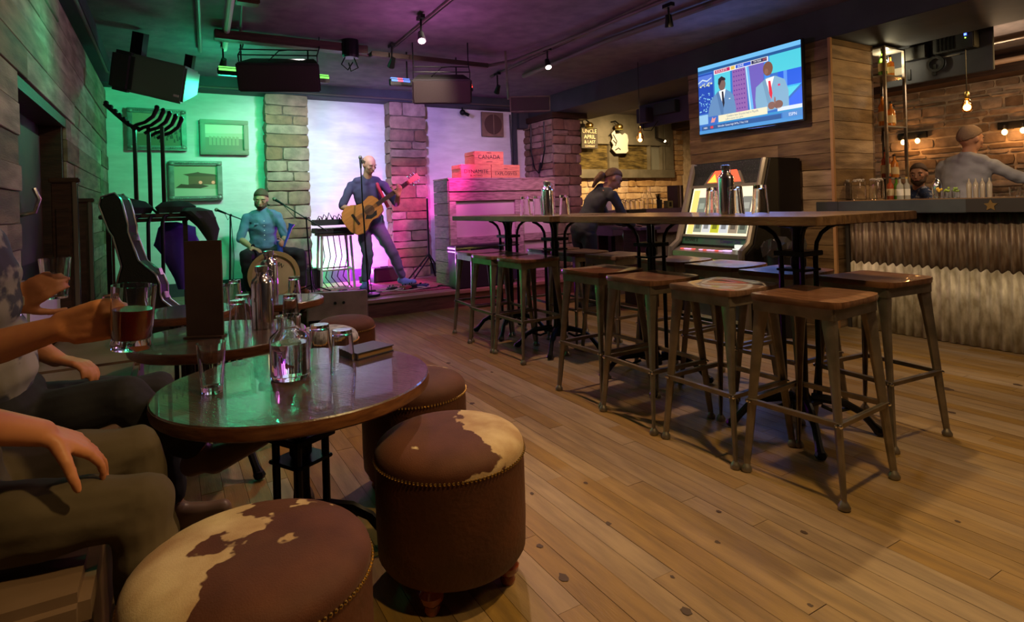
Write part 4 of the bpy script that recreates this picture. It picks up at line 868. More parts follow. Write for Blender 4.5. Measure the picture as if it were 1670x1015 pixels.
# ------------------------------------------------------------------ pictures, fan plate, ceiling fittings
def picture(x0, x1, z0, z1, lab, m, deco, kind):
    t = thing('framed_picture', lab, 'picture', ((x0+x1)/2, 8.06, (z0+z1)/2), 0, 'framed pictures on the stage wall'); W, H = x1-x0, z1-z0; w_ = .055
    for a, b, c, d in ((-W/2, W/2, H/2-w_, H/2), (-W/2, W/2, -H/2, -H/2+w_), (-W/2, -W/2+w_, -H/2+w_, H/2-w_), (W/2-w_, W/2, -H/2+w_, H/2-w_)):
        MB().bx(a, b, -.045, .03, c, d).bx(a*.97 if a < 0 else a, b*.97 if b > 0 else b, -.055, -.04, c+.012, d-.012).build('frame_rail', m, t, bevel=.005)
    if deco:
        mb = MB()
        for k in range(30):
            s = k/30; mb.ball((-W/2+.02+(W-.04)*s, -.055, H/2-.028), .011, 6); mb.ball((-W/2+.02+(W-.04)*s, -.055, -H/2+.028), .011, 6)
        for sx in (-1, 1):
            for sz in (-1, 1): mb.ball((sx*(W/2-.035), -.055, sz*(H/2-.035)), .028, 8, (1.2, .6, .8))
        mb.build('carved_trim', m, t, smooth=True, kind='stuff')
    MB().bx(-W/2+w_, W/2-w_, -.012, -.006, -H/2+w_, H/2-w_).build('photo_print', mat('photo_%s' % kind, (.42, .38, .24), .35), t)
    iw, ih = W/2-w_, H/2-w_
    def q(name, c, pts, off): mb = MB().add([(x*iw, off, z*ih) for x, z in pts], [list(range(len(pts)))]); return mb.build(name, mat('ink_%d%d%d' % tuple(int(v*99) for v in c), c, .4), t)
    if kind == 'station':
        q('print_snow', (.55, .5, .38), [(-1, -1), (1, -1), (1, -.55), (-1, -.5)], -.0125)
        q('print_roof', (.12, .06, .03), [(-.6, .42), (-.1, .52), (.1, .58), (.2, .52), (.9, .42), (1, .3), (-.35, .3)], -.013)
        q('print_house', (.2, .1, .05), [(-.35, .3), (.95, .3), (.95, -.25), (-.35, -.25)], -.013)
        q('print_crowd', (.1, .05, .03), [(-.95, -.45), (-.7, -.2), (-.4, -.25), (-.1, -.2), (.3, -.25), (.6, -.35), (.2, -.5)], -.0135)
        for x in (.2, .8): MB().lathe([(0, 0), (.02, 0), (.02, .002), (0, .002)], 10, T=frame((x*iw, -.014, -.02), (1, 0, 0), (0, 0, 1))).build('print_light', emis('print_light', (.9, .5, .25), .6), t)
    elif kind == 'street':
        q('print_dark', (.2, .17, .09), [(-1, -1), (1, -1), (1, .1), (.3, -.1), (-1, -.3)], -.0125)
        for k in range(26): u, v = random.uniform(-.2, .9), random.uniform(-.8, .1); q('print_figure', (.07, .055, .03), [(u, v), (u+.08, v), (u+.06, v+.2), (u+.01, v+.22)], -.0132)
    else:
        q('print_dark', (.16, .15, .08), [(-1, -1), (1, -1), (1, -.1), (-1, .0)], -.0125)
        for k in range(8): u = -.8+k*.2; q('print_figure', (.28, .26, .14), [(u, -.6), (u+.14, -.6), (u+.14, .05), (u, .1)], -.0132)
        q('print_sky', (.6, .58, .4), [(-1, .3), (1, .35), (1, 1), (-1, 1)], -.0128)
M_frs = mat('frame_silver', (.3, .3, .27), .35, .3, (.2, .2, .18), 12); M_frd = mat('frame_dark', (.16, .14, .1), .4, .2)
picture(-.4, .2, 1.93, 2.42, 'wide ornate framed picture behind the guitar rack, below the wedge speaker', M_frs, True, 'street')
picture(.34, .88, 1.89, 2.32, 'framed landscape picture with a plain dark frame beside the stone pier', M_frd, False, 'plain')
picture(-.0, .57, 1.33, 1.81, 'framed old photograph of a pavilion with a wide roof, lowest of the pictures', M_frs, True, 'station')
t = thing('wall_vent', 'square brown wall plate with a round grille high on the violet wall', 'vent', (4.4, 8.06, 2.43))
M_pl = mat('vent_brown', (.25, .15, .1), .6, 0, (.16, .1, .07), 8)
MB().box((0, 0, 0), (.38, .04, .38)).build('plate', M_pl, t, bevel=.004); MB().lathe([(0, 0), (.15, 0), (.155, .01), (.15, .015), (0, .015)], 28, T=frame((0, -.02, 0), (1, 0, 0), (0, 0, 1))).build('round_grille', mat('vent_dark', (.08, .04, .03), .7), t); MB().box((0, -.042, 0), (.012, .01, .32)).build('centre_bar', M_pl, t)

def cabinet_speaker(loc, W, H, D, tilt, yaw, lab, mfront=M_speaker, frame_=False):
    t = thing('hanging_speaker', lab, 'speaker', loc); t.rotation_euler = (math.radians(tilt), 0, math.radians(yaw))
    MB().add([(-W/2, -D/2, -H/2), (W/2, -D/2, -H/2), (W/2*.8, D/2, -H/2), (-W/2*.8, D/2, -H/2), (-W/2, -D/2, H/2), (W/2, -D/2, H/2), (W/2*.8, D/2, H/2), (-W/2*.8, D/2, H/2)], [(0, 3, 2, 1), (4, 5, 6, 7), (0, 1, 5, 4), (1, 2, 6, 5), (2, 3, 7, 6), (3, 0, 4, 7)]).build('cabinet', M_speaker, t, bevel=.012)
    MB().box((0, -D/2-.006, 0), (W-.03, .012, H-.03)).build('grille', mfront, t, bevel=.004)
    if frame_: MB().box((0, -D/2-.004, H/2-.006), (W, .016, .012)).box((0, -D/2-.004, -H/2+.006), (W, .016, .012)).box((-W/2+.006, -D/2-.004, 0), (.012, .016, H)).box((W/2-.006, -D/2-.004, 0), (.012, .016, H)).build('front_rim', M_steel, t)
    return t
M_gr = mat('grille_brown', (.028, .02, .016), .85, bump=.5, bscale=260)
for k, (x, y, z, W, H, yaw, lab) in enumerate(((.93, 5.75, 2.43, .72, .26, -20, 'wide loudspeaker hung from the ceiling, green light bar behind it'), (2.36, 5.35, 2.33, .58, .24, -22, 'loudspeaker hung from the ceiling with a blue and red light bar behind it'))):
    s = cabinet_speaker((x, y, z), W, H, .3, 22, yaw, lab, M_gr)
    c, sn = math.cos(math.radians(yaw)), math.sin(math.radians(yaw))
    for sx in (-1, 1):
        MB().tube([(sx*W*.47, -.08, H/2), (sx*W*.47, -.08, H/2+.06), (sx*W*.47, .1, H/2+.1), (sx*W*.47, .14, H/2+.12), (sx*W*.47, .14+.4*(2.83-z-H/2-.1), (2.83-z)/.93)], .006, 6).build('hanger', M_black, s)
    MB().tube([(-W*.47, -.08, H/2+.06), (W*.47, -.08, H/2+.06)], .006, 6).tube([(-W*.47, -.02, H/2+.1), (W*.47, -.02, H/2+.1)], .006, 6).build('hanger', M_black, s)
    MB().tube([(-.1, 0, H/2), (0, -.02, H/2+.09), (.1, 0, H/2+.1)], .005, 5).build('speaker_cable', M_black, s)
cabinet_speaker((3.3, 5.22, 2.21), .42, .16, .2, 5, -28, 'small wide loudspeaker on the pole below the ceiling, nearest the bar window', mat('grille_grey', (.05, .04, .032), .6, bump=.4, bscale=200), True)
MB().tube([(3.13, 5.36, 2.28), (3.13, 5.4, 2.8)], .014, 8).build('drop_pole', M_steel, bpy.data.objects['hanging_speaker.002'])
o = bpy.data.objects['drop_pole']; o.matrix_parent_inverse = (Matrix.Translation((3.3, 5.22, 2.21)) @ Matrix.Rotation(math.radians(-28), 4, 'Z') @ Matrix.Rotation(math.radians(5), 4, 'X')).inverted()
sp_ = thing('hanging_speaker', 'big wedge loudspeaker hung in the ceiling corner above the pictures', 'speaker', (-.04, 6.05, 2.38)); sp_.rotation_euler = (math.radians(10), math.radians(15), math.radians(-28))
MB().add([(-.3, -.16, -.17), (.3, -.16, -.17), (.3, -.16, .17), (-.3, -.16, .17), (-.26, .2, -.1), (.24, .2, -.1), (.24, .2, .12), (-.26, .2, .12)], [(0, 1, 2, 3), (4, 7, 6, 5), (0, 4, 5, 1), (1, 5, 6, 2), (2, 6, 7, 3), (3, 7, 4, 0)]).build('cabinet', mat('speaker_shell', (.12, .14, .12), .32), sp_, bevel=.02, smooth=True)
MB().box((-.235, -.15, 0), (.19, .1, .345)).build('side_grille', M_speaker, sp_, bevel=.03); MB().box((.25, -.165, -.1), (.05, .01, .02)).build('badge', M_chrome, sp_); MB().box((-.22, .0, .24), (.1, .08, .22)).build('bracket', M_black, sp_); MB().box((.2, .06, .2), (.07, .05, .12)).build('bracket', M_black, sp_)
def light_bar(x0, x1, y, z, cols, lab):
    t = thing('light_bar', lab, 'light', ((x0+x1)/2, y, z), 0, 'stage light bars'); L = x1-x0
    MB().box((0, 0, 0), (L, .06, .07)).build('housing', M_blackp, t, bevel=.006)
    for s in (-1, 1): MB().tube([(s*L*.3, 0, .03), (s*L*.3, 0, 2.8-z)], .008, 6).build('hanger', M_black, t)
    for u0, u1, c in cols: MB().box((-L/2+L*(u0+u1)/2, -.005, .04), (L*(u1-u0), .03, .014)).box((-L/2+L*(u0+u1)/2, -.034, .015), (L*(u1-u0), .004, .02)).build('led_strip', emis('led_%d%d%d' % tuple(int(v*9) for v in c), c, 1.4), t)
light_bar(.42, 1.45, 6.12, 2.5, ((.01, .16, (.2, 1, .15)), (.88, .99, (.2, 1, .1))), 'green-lit light bar behind the wider hung loudspeaker')
light_bar(2.0, 2.95, 5.85, 2.47, ((.01, .08, (.1, .3, 1)), (.08, .14, (1, .1, .2)), (.14, .22, (.1, .2, 1)), (.93, .99, (1, .05, .05))), 'light bar with blue and red lamps behind the second loudspeaker')
# pipes, tracks
def pipe(name, pts, r, m, lab, n=8): return tag(MB().tube(pts, r, n).build(name, m, None, smooth=True), lab, 'pipe')
M_pg = mat('pipe_pale', (.5, .5, .42), .5); M_pd = mat('pipe_dark', (.09, .075, .065), .55)
pipe('ceiling_pipe', [(.34, -1.0, 2.76), (.36, 3.0, 2.76), (.5, 6.3, 2.76)], .026, M_pg, 'pale pipe on the ceiling running to the wedge speaker corner')
pipe('ceiling_pipe', [(.12, -1.0, 2.77), (.2, 4.5, 2.77), (.3, 6.5, 2.77)], .02, M_pd, 'thin dark pipe beside the pale ceiling pipe')
pipe('ceiling_pipe', [(.5, 4.6, 2.78), (.62, 6.1, 2.78)], .012, M_pd, 'thinnest short pipe near the green-lit loudspeaker')
pipe('ceiling_pipe', [(1.5, 5.75, 2.7), (2.1, 5.72, 2.69), (3.1, 5.7, 2.71), (3.3, 5.5, 2.74), (3.42, 4.5, 2.76), (3.55, 1.0, 2.76)], .018, M_pd, 'conduit crossing from the junction box towards the far track')
pipe('ceiling_pipe', [(3.85, 6.2, 2.76), (3.8, 4.5, 2.76), (4.05, 1.0, 2.76)], .03, M_pd, 'thick dark conduit nearest the ceiling beam')
pipe('ceiling_pipe', [(-.5, 3.5, 2.6), (-.5, 7.0, 2.6), (-.2, 7.75, 2.66), (4.6, 7.76, 2.68)], .012, M_pd, 'thin cable run around the top of the left wall and frieze')
t = thing('ceiling_rail', 'dark boxed rail across the ceiling carrying the loudspeakers', 'rail', (1.05, 5.72, 2.73)); MB().box((0, 0, 0), (1.35, .12, .08)).build('rail', M_darkwood, t, bevel=.006); MB().box((1.35, -.05, -.04), (1.3, .09, .05)).build('rail', M_darkwood, t, bevel=.006)
t = thing('junction_box', 'round ceiling junction box with looping cables', 'box', (1.55, 5.66, 2.68)); MB().lathe([(0, -.05), (.07, -.05), (.08, -.03), (.08, .12), (0, .12)], 16).build('box', M_black, t); MB().tube([(-.05, 0, -.04), (-.09, 0, -.12), (-.03, 0, -.17), (.02, 0, -.09)], .007, 6).tube([(.03, 0, -.04), (.07, 0, -.14), (.0, 0, -.18), (-.02, 0, -.1)], .007, 6).build('cable', M_black, t, smooth=True)
t = thing('exit_box', 'small dark red box on the ceiling above the wide loudspeaker', 'box', (.53, 4.64, 2.74)); MB().box((0, 0, 0), (.16, .1, .12)).build('housing', mat('box_red', (.09, .02, .015), .5), t, bevel=.008); MB().box((0, -.052, -.01), (.12, .006, .05)).build('face', mat('box_face', (.2, .16, .12), .5), t)
def track(pts, lab):
    t = thing('light_track', lab, 'track', (0, 0, 0), 0, 'ceiling light tracks')
    for a, b in zip(pts, pts[1:]): d = V(b)-V(a); L = d.length; R_ = d.to_track_quat('Y', 'Z').to_matrix(); MB().box((V(a)+V(b))/2, (.035, L, .022), R_).build('rail', M_steel, t, bevel=.002); MB().box((V(a)+V(b))/2+V((0, 0, -.013)), (.012, L, .006), R_).build('slot', M_black, t)
track([(1.8, -1.4, 2.785), (1.99, 5.7, 2.785)], 'light track across the ceiling between the two hung loudspeakers'); track([(3.3, -1.4, 2.785), (3.55, 6.5, 2.785)], 'light track over the long high tables')
def head(loc, aim, lab, lit):
    t = thing('spotlight', lab, 'lamp', loc, 0, 'track spotlights'); a = (V(aim)-V(loc)).normalized()
    MB().tube([(0, 0, .05), (0, 0, 2.77-loc[2])], .009, 6).box((0, 0, 2.765-loc[2]), (.04, .1, .03)).build('stem', M_black, t)
    MB().tube([(-a*.05)[:], (a*.0)[:], (a*.045)[:], (a*.05)[:]], [.024, .03, .036, .037], 14).build('shade', M_black, t, smooth=True)
    MB().tube([(a*.0505)[:], (a*.054)[:]], .03, 14).build('lens', emis('lens_lit', (1, .86, .62), 14) if lit else mat('lens_off', (.1, .1, .1), .2), t)
head((1.87, 4.63, 2.6), (1.5, 3.0, 0), 'lit spotlight with a pale lens on the first ceiling track', True)
head((1.93, 5.56, 2.6), (2.0, 7.6, 1), 'unlit black spotlight at the stage end of the first track', False)
head((3.44, 5.06, 2.62), (3.0, 3.6, 0), 'brightly lit spotlight over the far high table', True)
head((3.5, 6.25, 2.58), (3.6, 7.6, 1), 'unlit spotlight at the stage end of the second track', False)
head((3.6, 3.5, 2.64), (4.2, 3.9, 0), 'small fitting hanging from the thick conduit near the beam', False)
head((.48, 6.22, 2.6), (.3, 7.6, 1.2), 'green-lit spotlight at the end of the pale pipe', False)
t = thing('camera_dome', 'small dark camera on the frieze above the violet wall', 'camera', (3.85, 7.98, 2.58)); MB().ball((0, 0, 0), .045, 12).tube([(0, 0, 0), (.06, -.08, -.05)], .025, 10).build('body', M_black, t, smooth=True); MB().tube([(0, 0, .04), (0, .02, .1)], .012, 6).build('mount', M_black, t)

struct(MB().bx(4.77, 4.83, 8.03, 8.1, .18, 2.65).bx(4.83, 5.04, 7.95, 8.1, 2.38, 2.65), 'trim_5', M_dark)
for k, (y0, y1, lab) in enumerate(((7.82, 7.62, 'black cable drooping down the side of the rubble pier'), (7.45, 7.6, 'second black cable looped on the rubble pier'))):
    tag(MB().tube([(4.96, y0, 2.42), (4.95, y0-.02*k, 2.0), (4.94, (y0+y1)/2, 1.72), (4.95, y1, 1.64), (4.95, y1-.05, 1.8)], .012, 6).build('cable', M_black, None, smooth=True), lab, 'cable')
tag(MB().tube([(4.72, 8.05, 2.6), (4.73, 8.04, 1.9), (4.71, 8.05, 1.4)], .012, 6).build('cable', M_black, None, smooth=True), 'thin dark cable hanging at the end of the violet wall', 'cable')

# ------------------------------------------------------------------ panelled booth with crates
bo = thing('panelled_booth', 'pink-lit wooden booth cabinet with framed panels at the right of the stage', 'cabinet', (3.72, 6.78, .184))
bo['label'] = 'pink-lit wooden booth cabinet with framed panels beside the stone pier'
bw, bd, bh = .78, .22, 1.31
MB().bx(-bw+.03, bw, -bd+.015, bd, 0, bh-.02).build('carcass', M_boxp, bo)
for k in range(9): z0 = k*bh/9; MB().bx(-bw-.01, -bw+.03, -bd+.0, bd, z0+.003, z0+bh/9-.003).build('side_board', mat('side_board', (.22, .17, .14), .7, 0, (.1, .08, .065), 5, (1, 2, 12), .4, 25, rnd=.35), bo, bevel=.003)
for (a, b, c, d, nm) in ((-bw, bw, bh-.15, bh, 'top_rail'), (-bw, bw, bh-.27, bh-.16, 'rail'), (-bw, -bw+.09, 0, bh-.27, 'stile'), (.15, .27, .0, bh-.27, 'stile'), (bw-.06, bw, 0, bh-.27, 'stile'), (-bw+.09, .15, .5, .6, 'rail'), (-bw+.09, bw-.06, 0, .1, 'bottom_rail'), (.27, bw-.06, .5, .6, 'rail')):
    MB().bx(a+.002, b-.002, -bd-.02, -bd+.018, c+.002, d-.002).build(nm, M_box, bo, bevel=.003)
MB().bx(-bw-.012, bw+.01, -bd-.022, bd+.01, bh, bh+.018).build('top_board', M_box, bo, bevel=.003)
def crate(x, y, z, W, lines, lab):
    t = thing('wooden_crate', lab, 'crate', (x, y, z), 0, 'old wooden crates'); H, D = .17, .28; m = mat('crate_pine', (.6, .28, .12), .65, 0, (.42, .18, .08), 5, (2, 2, 14), .3, 25)
    for k in range(2): MB().bx(-W/2, W/2, -D/2, -D/2+.012, k*H/2+.001, (k+1)*H/2-.001).build('front_board', m, t, bevel=.0015); MB().bx(-W/2, W/2, D/2-.012, D/2, k*H/2+.001, (k+1)*H/2-.001).build('back_board', m, t)
    for s in (-1, 1): MB().box((s*(W/2-.008), 0, H/2), (.016, D-.026, H-.004)).build('end_board', m, t); MB().box((s*(W/2+.003), 0, H*.8), (.012, D*.9, .03)).build('end_cleat', m, t)
    MB().box((0, 0, H-.004), (W-.02, D-.03, .008)).build('lid', m, t)
    for s_, z_, h_ in lines: text(s_, h_, frame((0, -D/2-.0012, z_), (1, 0, 0), (0, 0, 1)), M_ink, t)
ZT = .184+bh+.019
crate(3.34, 6.72, ZT, .42, (('DYNAMITE', .08, .07), ('BLASTING', .03, .038)), 'wooden crate lettered in black, on the booth, at the stage side')
crate(3.77, 6.72, ZT, .42, (('EXPLOSIVES', .055, .062), ('HIGH', .12, .022)), 'wooden crate on the booth next to the stone pier')
crate(3.54, 6.74, ZT+.171, .42, (('CANADA', .095, .075), ('MADE', .15, .026), ('LIMITED', .035, .024)), 'topmost wooden crate resting on the other two')
t = thing('flight_case', 'black flight case with metal edges standing in front of the booth', 'case', (3.2, 6.38, .193))
MB().box((0, 0, .25), (.64, .22, .5)).build('body', M_blackp, t, bevel=.004); MB().box((0, -.003, .47), (.65, .226, .02)).box((0, -.003, .43), (.65, .226, .012)).box((-.32, -.112, .25), (.015, .006, .5)).box((.32, -.112, .25), (.015, .006, .5)).build('metal_edge', M_chrome, t)
for x in (-.15, .15): MB().box((x, -.118, .43), (.04, .012, .05)).build('latch', M_chrome, t)
t = thing('gear_bag', 'dark gear bag on the stage behind the last bar stools', 'bag', (3.62, 6.42, .187)); MB().box((0, 0, .14), (.3, .17, .28)).build('body', M_cloth, t, bevel=.04, smooth=True); MB().tube([(-.08, 0, .27), (-.05, 0, .33), (.05, 0, .33), (.08, 0, .27)], .01, 6).build('strap', M_cloth, t, smooth=True)

# ------------------------------------------------------------------ instruments on the stage
SZ_ = .184
t = thing('keyboard_stand', 'small keyboard rig on a tall pale stool frame between the musicians', 'keyboard', (1.76, 7.42, SZ_), math.radians(-3))
for sx in (-1, 1):
    for sy in (-1, 1): MB().tube([(sx*.2, sy*.16, .0), (sx*.17, sy*.13, .66)], .016, 8).build('leg', M_pg, t)
    MB().tube([(sx*.19, -.155, .25), (sx*.19, .155, .25)], .011, 6).build('crossbar', M_pg, t)
MB().tube([(-.19, -.155, .25), (.19, -.155, .25)], .011, 6).build('crossbar', M_pg, t); MB().tube([(-.19, .155, .25), (.19, .155, .25)], .011, 6).build('crossbar', M_pg, t)
MB().box((0, 0, .68), (.42, .34, .03)).build('platform', M_darkwood, t, bevel=.004); MB().box((0.0, 0, .73), (.5, .3, .06)).build('amp_box', M_blackp, t, bevel=.006); MB().box((0.0, .02, .83), (.5, .26, .07)).build('mixer', M_blackp, t, bevel=.006)
mb = MB(); [mb.box((-.2+.045*k, -.158, .765), (.04, .03, .01)) for k in range(10)]; mb.build('key_row', mat('pale_keys', (.6, .6, .55), .4), t)
mb = MB()
for k in range(7): x = -.2+.06*k; mb.tube([(x, .0, .865), (x+.02, -.02, .91+.02*(k % 3)), (x+.05, .01, .9), (x+.06, 0, .865)], .006, 5)
mb.build('patch_cable', M_black, t)
for k in range(5): MB().lathe([(0, 0), (.012, 0), (.01, .02), (0, .02)], 8, (-.18+.08*k, -.05, .865)).build('knob', M_black, t)
mb = MB()
for k in range(5): x = -.15+.07*k; mb.tube([(x, .05, .7), (x+.03, .02, .4), (x-.04, 0, .15), (x+.05, -.1, .01)], .006, 5)
mb.build('hanging_cable', M_black, t)
def amp(x, y, w_, h, d, lab, m=M_blackp):
    t = thing('amplifier', lab, 'amplifier', (x, y, SZ_), 0); MB().box((0, 0, h/2), (w_, d, h)).build('case', m, t, bevel=.01); MB().box((0, -d/2-.004, h/2), (w_-.05, .01, h-.06)).build('grille', M_gr, t); MB().box((0, 0, h+.006), (w_*.3, .02, .012)).build('handle', M_black, t)
amp(1.5, 7.62, .22, .26, .2, 'small dark amplifier on the stage beside the keyboard legs'); amp(2.44, 7.6, .34, .2, .2, 'low violet-lit power box against the wall behind the guitarist')
for x, y, c, lab in ((3.04, 6.93, (1, .2, .5), 'floor can light glowing pink before the second pier'), (2.2, 7.76, (.9, .3, 1), 'floor can light glowing violet behind the guitarist'), (1.64, 7.93, (.2, 1, .2), 'floor can light glowing green behind the keyboard')):
    t = thing('can_light', lab, 'light', (x, y, SZ_), 0, 'floor can lights'); MB().lathe([(0, 0), (.05, 0), (.055, .09), (.045, .09), (.04, .02), (0, .02)], 14).build('can', M_black, t, smooth=True); MB().lathe([(0, .07), (.042, .07), (.042, .074), (0, .074)], 14).build('lens', emis('can_%d' % int(c[0]*9), c, 6), t)
def mic(top, base, joint, lab, boom=None):
    t = thing('microphone_stand', lab, 'microphone', (base[0], base[1], base[2]), 0, 'microphone stands'); q = lambda p: (p[0]-base[0], p[1]-base[1], p[2]-base[2])
    j = q(joint); MB().tube([(0, 0, .02), (j[0]*.9, j[1]*.9, j[2]), j], .009, 8).build('pole', M_black, t, smooth=True)
    if boom == 'round': MB().lathe([(0, 0), (.13, 0), (.125, .018), (.03, .03), (0, .03)], 24).build('round_base', M_black, t, smooth=True)
    else:
        for k in range(3): a = k*2*PI/3+.5; MB().tube([(0, 0, .12), (.28*math.cos(a), .28*math.sin(a), .01)], .008, 6).build('tripod_leg', M_black, t)
    e = q(top); d = (V(e)-V(j)); back = V(j)-d.normalized()*.3
    if boom != 'round': MB().tube([back[:], e], .007, 6).build('boom', M_black, t); MB().ball(j, .018, 8).build('clutch', M_black, t, smooth=True)
    else: MB().tube([j, e], .008, 6).build('boom', M_black, t)
    dd = d.normalized(); MB().tube([(V(e)-dd*.02)[:], (V(e)+dd*.1)[:]], [.011, .015], 10).build('microphone', M_black, t, smooth=True); MB().ball((V(e)+dd*.12)[:], .024, 10).build('mic_head', M_steel, t, smooth=True)
    MB().tube([e, (V(e)*.5+V(j)*.5+V((0, 0, -.07)))[:], j, (j[0]+.02, j[1]-.02, j[2]*.5), (0.03, -.03, .02)], .004, 5).build('cable', M_black, t)
mic((.56, 7.72, 1.17), (.58, 7.6, SZ_), (.62, 7.66, 1.14), 'straight microphone stand beside the drummer elbow, against the pale wall')
mic((1.14, 7.25, 1.25), (1.4, 7.05, SZ_), (1.36, 7.08, 1.08), 'boom microphone stand reaching to the drummer chin')
mic((1.93, 6.76, 1.66), (1.9, 6.5, .193), (1.88, 6.56, 1.2), 'straight microphone stand with a round base in front of the guitarist', 'round')
t = thing('light_stand', 'black tripod stand folded at the foot of the booth', 'stand', (3.0, 7.4, SZ_)); MB().tube([(-.15, .2, 0), (0, 0, .3), (0, 0, 1.1)], .012, 6).build('pole', M_black, t)
for k in range(3): a = k*2*PI/3+.9; MB().tube([(0, 0, .35), (.3*math.cos(a), .3*math.sin(a), .01)], .012, 6).build('tripod_leg', M_black, t)
# bass drum
t = thing('bass_drum', 'round wooden-faced drum lying on its rim in front of the seated man', 'drum', (1.0, 7.1, SZ_+.27), 0); t.rotation_euler = (0, 0, math.radians(-8))
TT = frame((0, -.09, 0), (1, 0, 0), (0, 0, 1)); TB = frame((0, -.09, 0), (0, 0, 1), (1, 0, 0))
MB().lathe([(.245, -.02), (.265, -.02), (.265, .2), (.245, .2), (.245, -.02)], 40, T=TB).build('shell', mat('drum_red', (.25, .03, .03), .35, coat=.4), t, smooth=True)
MB().lathe([(0, 0), (.246, 0), (.246, .004), (0, .004)], 40, T=TB).build('drum_head', mat('drum_skin', (.55, .38, .2), .5, 0, (.45, .3, .15), 4), t)
MB().lathe([(.225, -.03), (.272, -.03), (.272, -.005), (.225, -.005), (.225, -.03)], 40, T=TB).build('hoop', mat('hoop_wood', (.4, .25, .1), .4), t, smooth=True)
for k, ch in enumerate('MEIDEN'):
    a = math.radians(128-k*15.2); text(ch, .058, frame((.13*math.cos(a), -.097, .13*math.sin(a)), (math.sin(a), 0, -math.cos(a)), (math.cos(a), 0, math.sin(a))), M_ink, t, 'lettering')
MB().lathe([(0, 0), (.03, 0), (.03, .002), (0, .002)], 14, T=frame((0, -.096, .17), (1, 0, 0), (0, 0, 1))).build('emblem', mat('emblem', (.2, .12, .05), .6), t)
MB().bx(-.03, .03, -.1, -.095, -.24, -.1).build('dark_port', M_ink, t)
# stage monitor
t = thing('stage_monitor', 'wedge floor monitor at the foot of the stage', 'speaker', (1.42, 5.9, 0), math.radians(-18))
T = Matrix(((0, 0, 1, -.28), (1, 0, 0, 0), (0, 1, 0, 0), (0, 0, 0, 1)))
MB().prism([(-.2, .0), (.19, .0), (.19, .12), (.0, .36), (-.1, .36), (-.2, .1)], .56, T).build('cabinet', mat('monitor_grey', (.24, .19, .12), .45, 0, (.17, .13, .08), 6, bump=.2, bscale=80), t, bevel=.01)
MB().box((0, -.205, .06), (.52, .015, .11)).build('jack_panel', M_black, t)
MB().box((-.05, -.215, .05), (.012, .006, .012)).build('blue_light', emis('led_blue', (.05, .1, 1), 8), t); MB().box((-.1, -.215, .06), (.008, .006, .008)).build('yellow_light', emis('led_yellow', (1, .8, .1), 4), t)
for x in (-.02, .06): MB().lathe([(0, 0), (.014, 0), (.014, .008), (0, .008)], 10, T=frame((x, -.14, .26), (1, 0, 0), (0, .35, .94))).build('screw', M_black, t)
# pedals and cables on the stage
for k, (x, y, c) in enumerate(((2.25, 6.72, (.02, .02, .025)), (2.4, 6.68, (.3, .05, .08)), (2.52, 6.76, (.02, .02, .03)), (2.62, 6.68, (.05, .06, .2)))):
    t = thing('effect_pedal', ['black effect pedal nearest the guitarist feet', 'dark red effect pedal in the row', 'second black effect pedal in the row', 'bluish effect pedal at the end of the row'][k], 'pedal', (x, y, .197 if x < 3.3 else SZ_), .3*k, 'effect pedals'); MB().box((0, 0, .02), (.09, .13, .04), taper=1).build('case', mat('ped%d' % k, c, .4), t, bevel=.006)
    MB().lathe([(0, .04), (.014, .04), (.014, .052), (0, .052)], 10, (0, -.03, 0)).build('switch', M_chrome, t); MB().lathe([(0, .04), (.008, .04), (.008, .055), (0, .055)], 8, (-.02, .03, 0)).lathe([(0, .04), (.008, .04), (.008, .055), (0, .055)], 8, (.02, .03, 0)).build('knob', M_black, t)
rc = random.Random(5)
for k, (x, y, n, lab, m) in enumerate(((2.1, 6.7, 12, 'tangled black cable around the guitarist feet', M_black), (2.4, 6.62, 10, 'pale cable looping in front of the pedals', mat('cable_pale', (.5, .45, .45), .5)), (1.6, 7.0, 11, 'dark cable snaking below the keyboard', M_black), (1.95, 7.3, 8, 'pale cable loop behind the guitarist', mat('cable_pale', (.5, .45, .45), .5)), (2.7, 6.6, 9, 'dark cable trailing from the pedals towards the booth', M_black), (1.3, 6.7, 9, 'dark cable between the drum and the monitor', M_black))):
    pts = []
    for i in range(n*3): a = i*.55+k; r = .12+.1*math.sin(i*.37+k); pts.append((x+(i/(n*3)-.5)*.5+r*math.cos(a), y+r*.6*math.sin(a), .203+.012*(.5+.5*math.sin(a*1.7))))
    tag(MB().tube(pts, .006, 5).build('stage_cable', m, None, smooth=True), lab, 'cable')

# ------------------------------------------------------------------ guitar rack, coats, guitar case
t = thing('side_table', 'dark narrow table by the left wall carrying coats and a guitar rack', 'table', (-.16, 5.85, 0)); MB().box((0, 0, 1.16), (.66, .4, .035)).box((0, 0, 1.125), (.6, .34, .03)).build('table_top', mat('tray_dark', (.05, .03, .02), .35), t, bevel=.006)
for sx in (-1, 1):
    for sy in (-1, 1): MB().box((sx*.27, sy*.14, .56), (.035, .035, 1.1)).build('leg', M_darkwood, t)
t = thing('guitar_rack', 'tall black folded guitar rack with curved padded yokes', 'rack', (-.14, 5.85, 1.18))
for k, (x, y) in enumerate(((-.1, 0), (.0, .03), (.1, -.03))):
    MB().box((x, y, .38), (.03, .03, .72)).build('post', M_black, t, bevel=.004); MB().box((x+.014, y-.016, .38), (.006, .003, .7)).build('pale_edge', M_chrome, t)
    MB().tube([(x-.05, y-.08, .0), (x, y, .05), (x+.05, y-.08, .0)], .012, 8).build('foot', M_black, t)
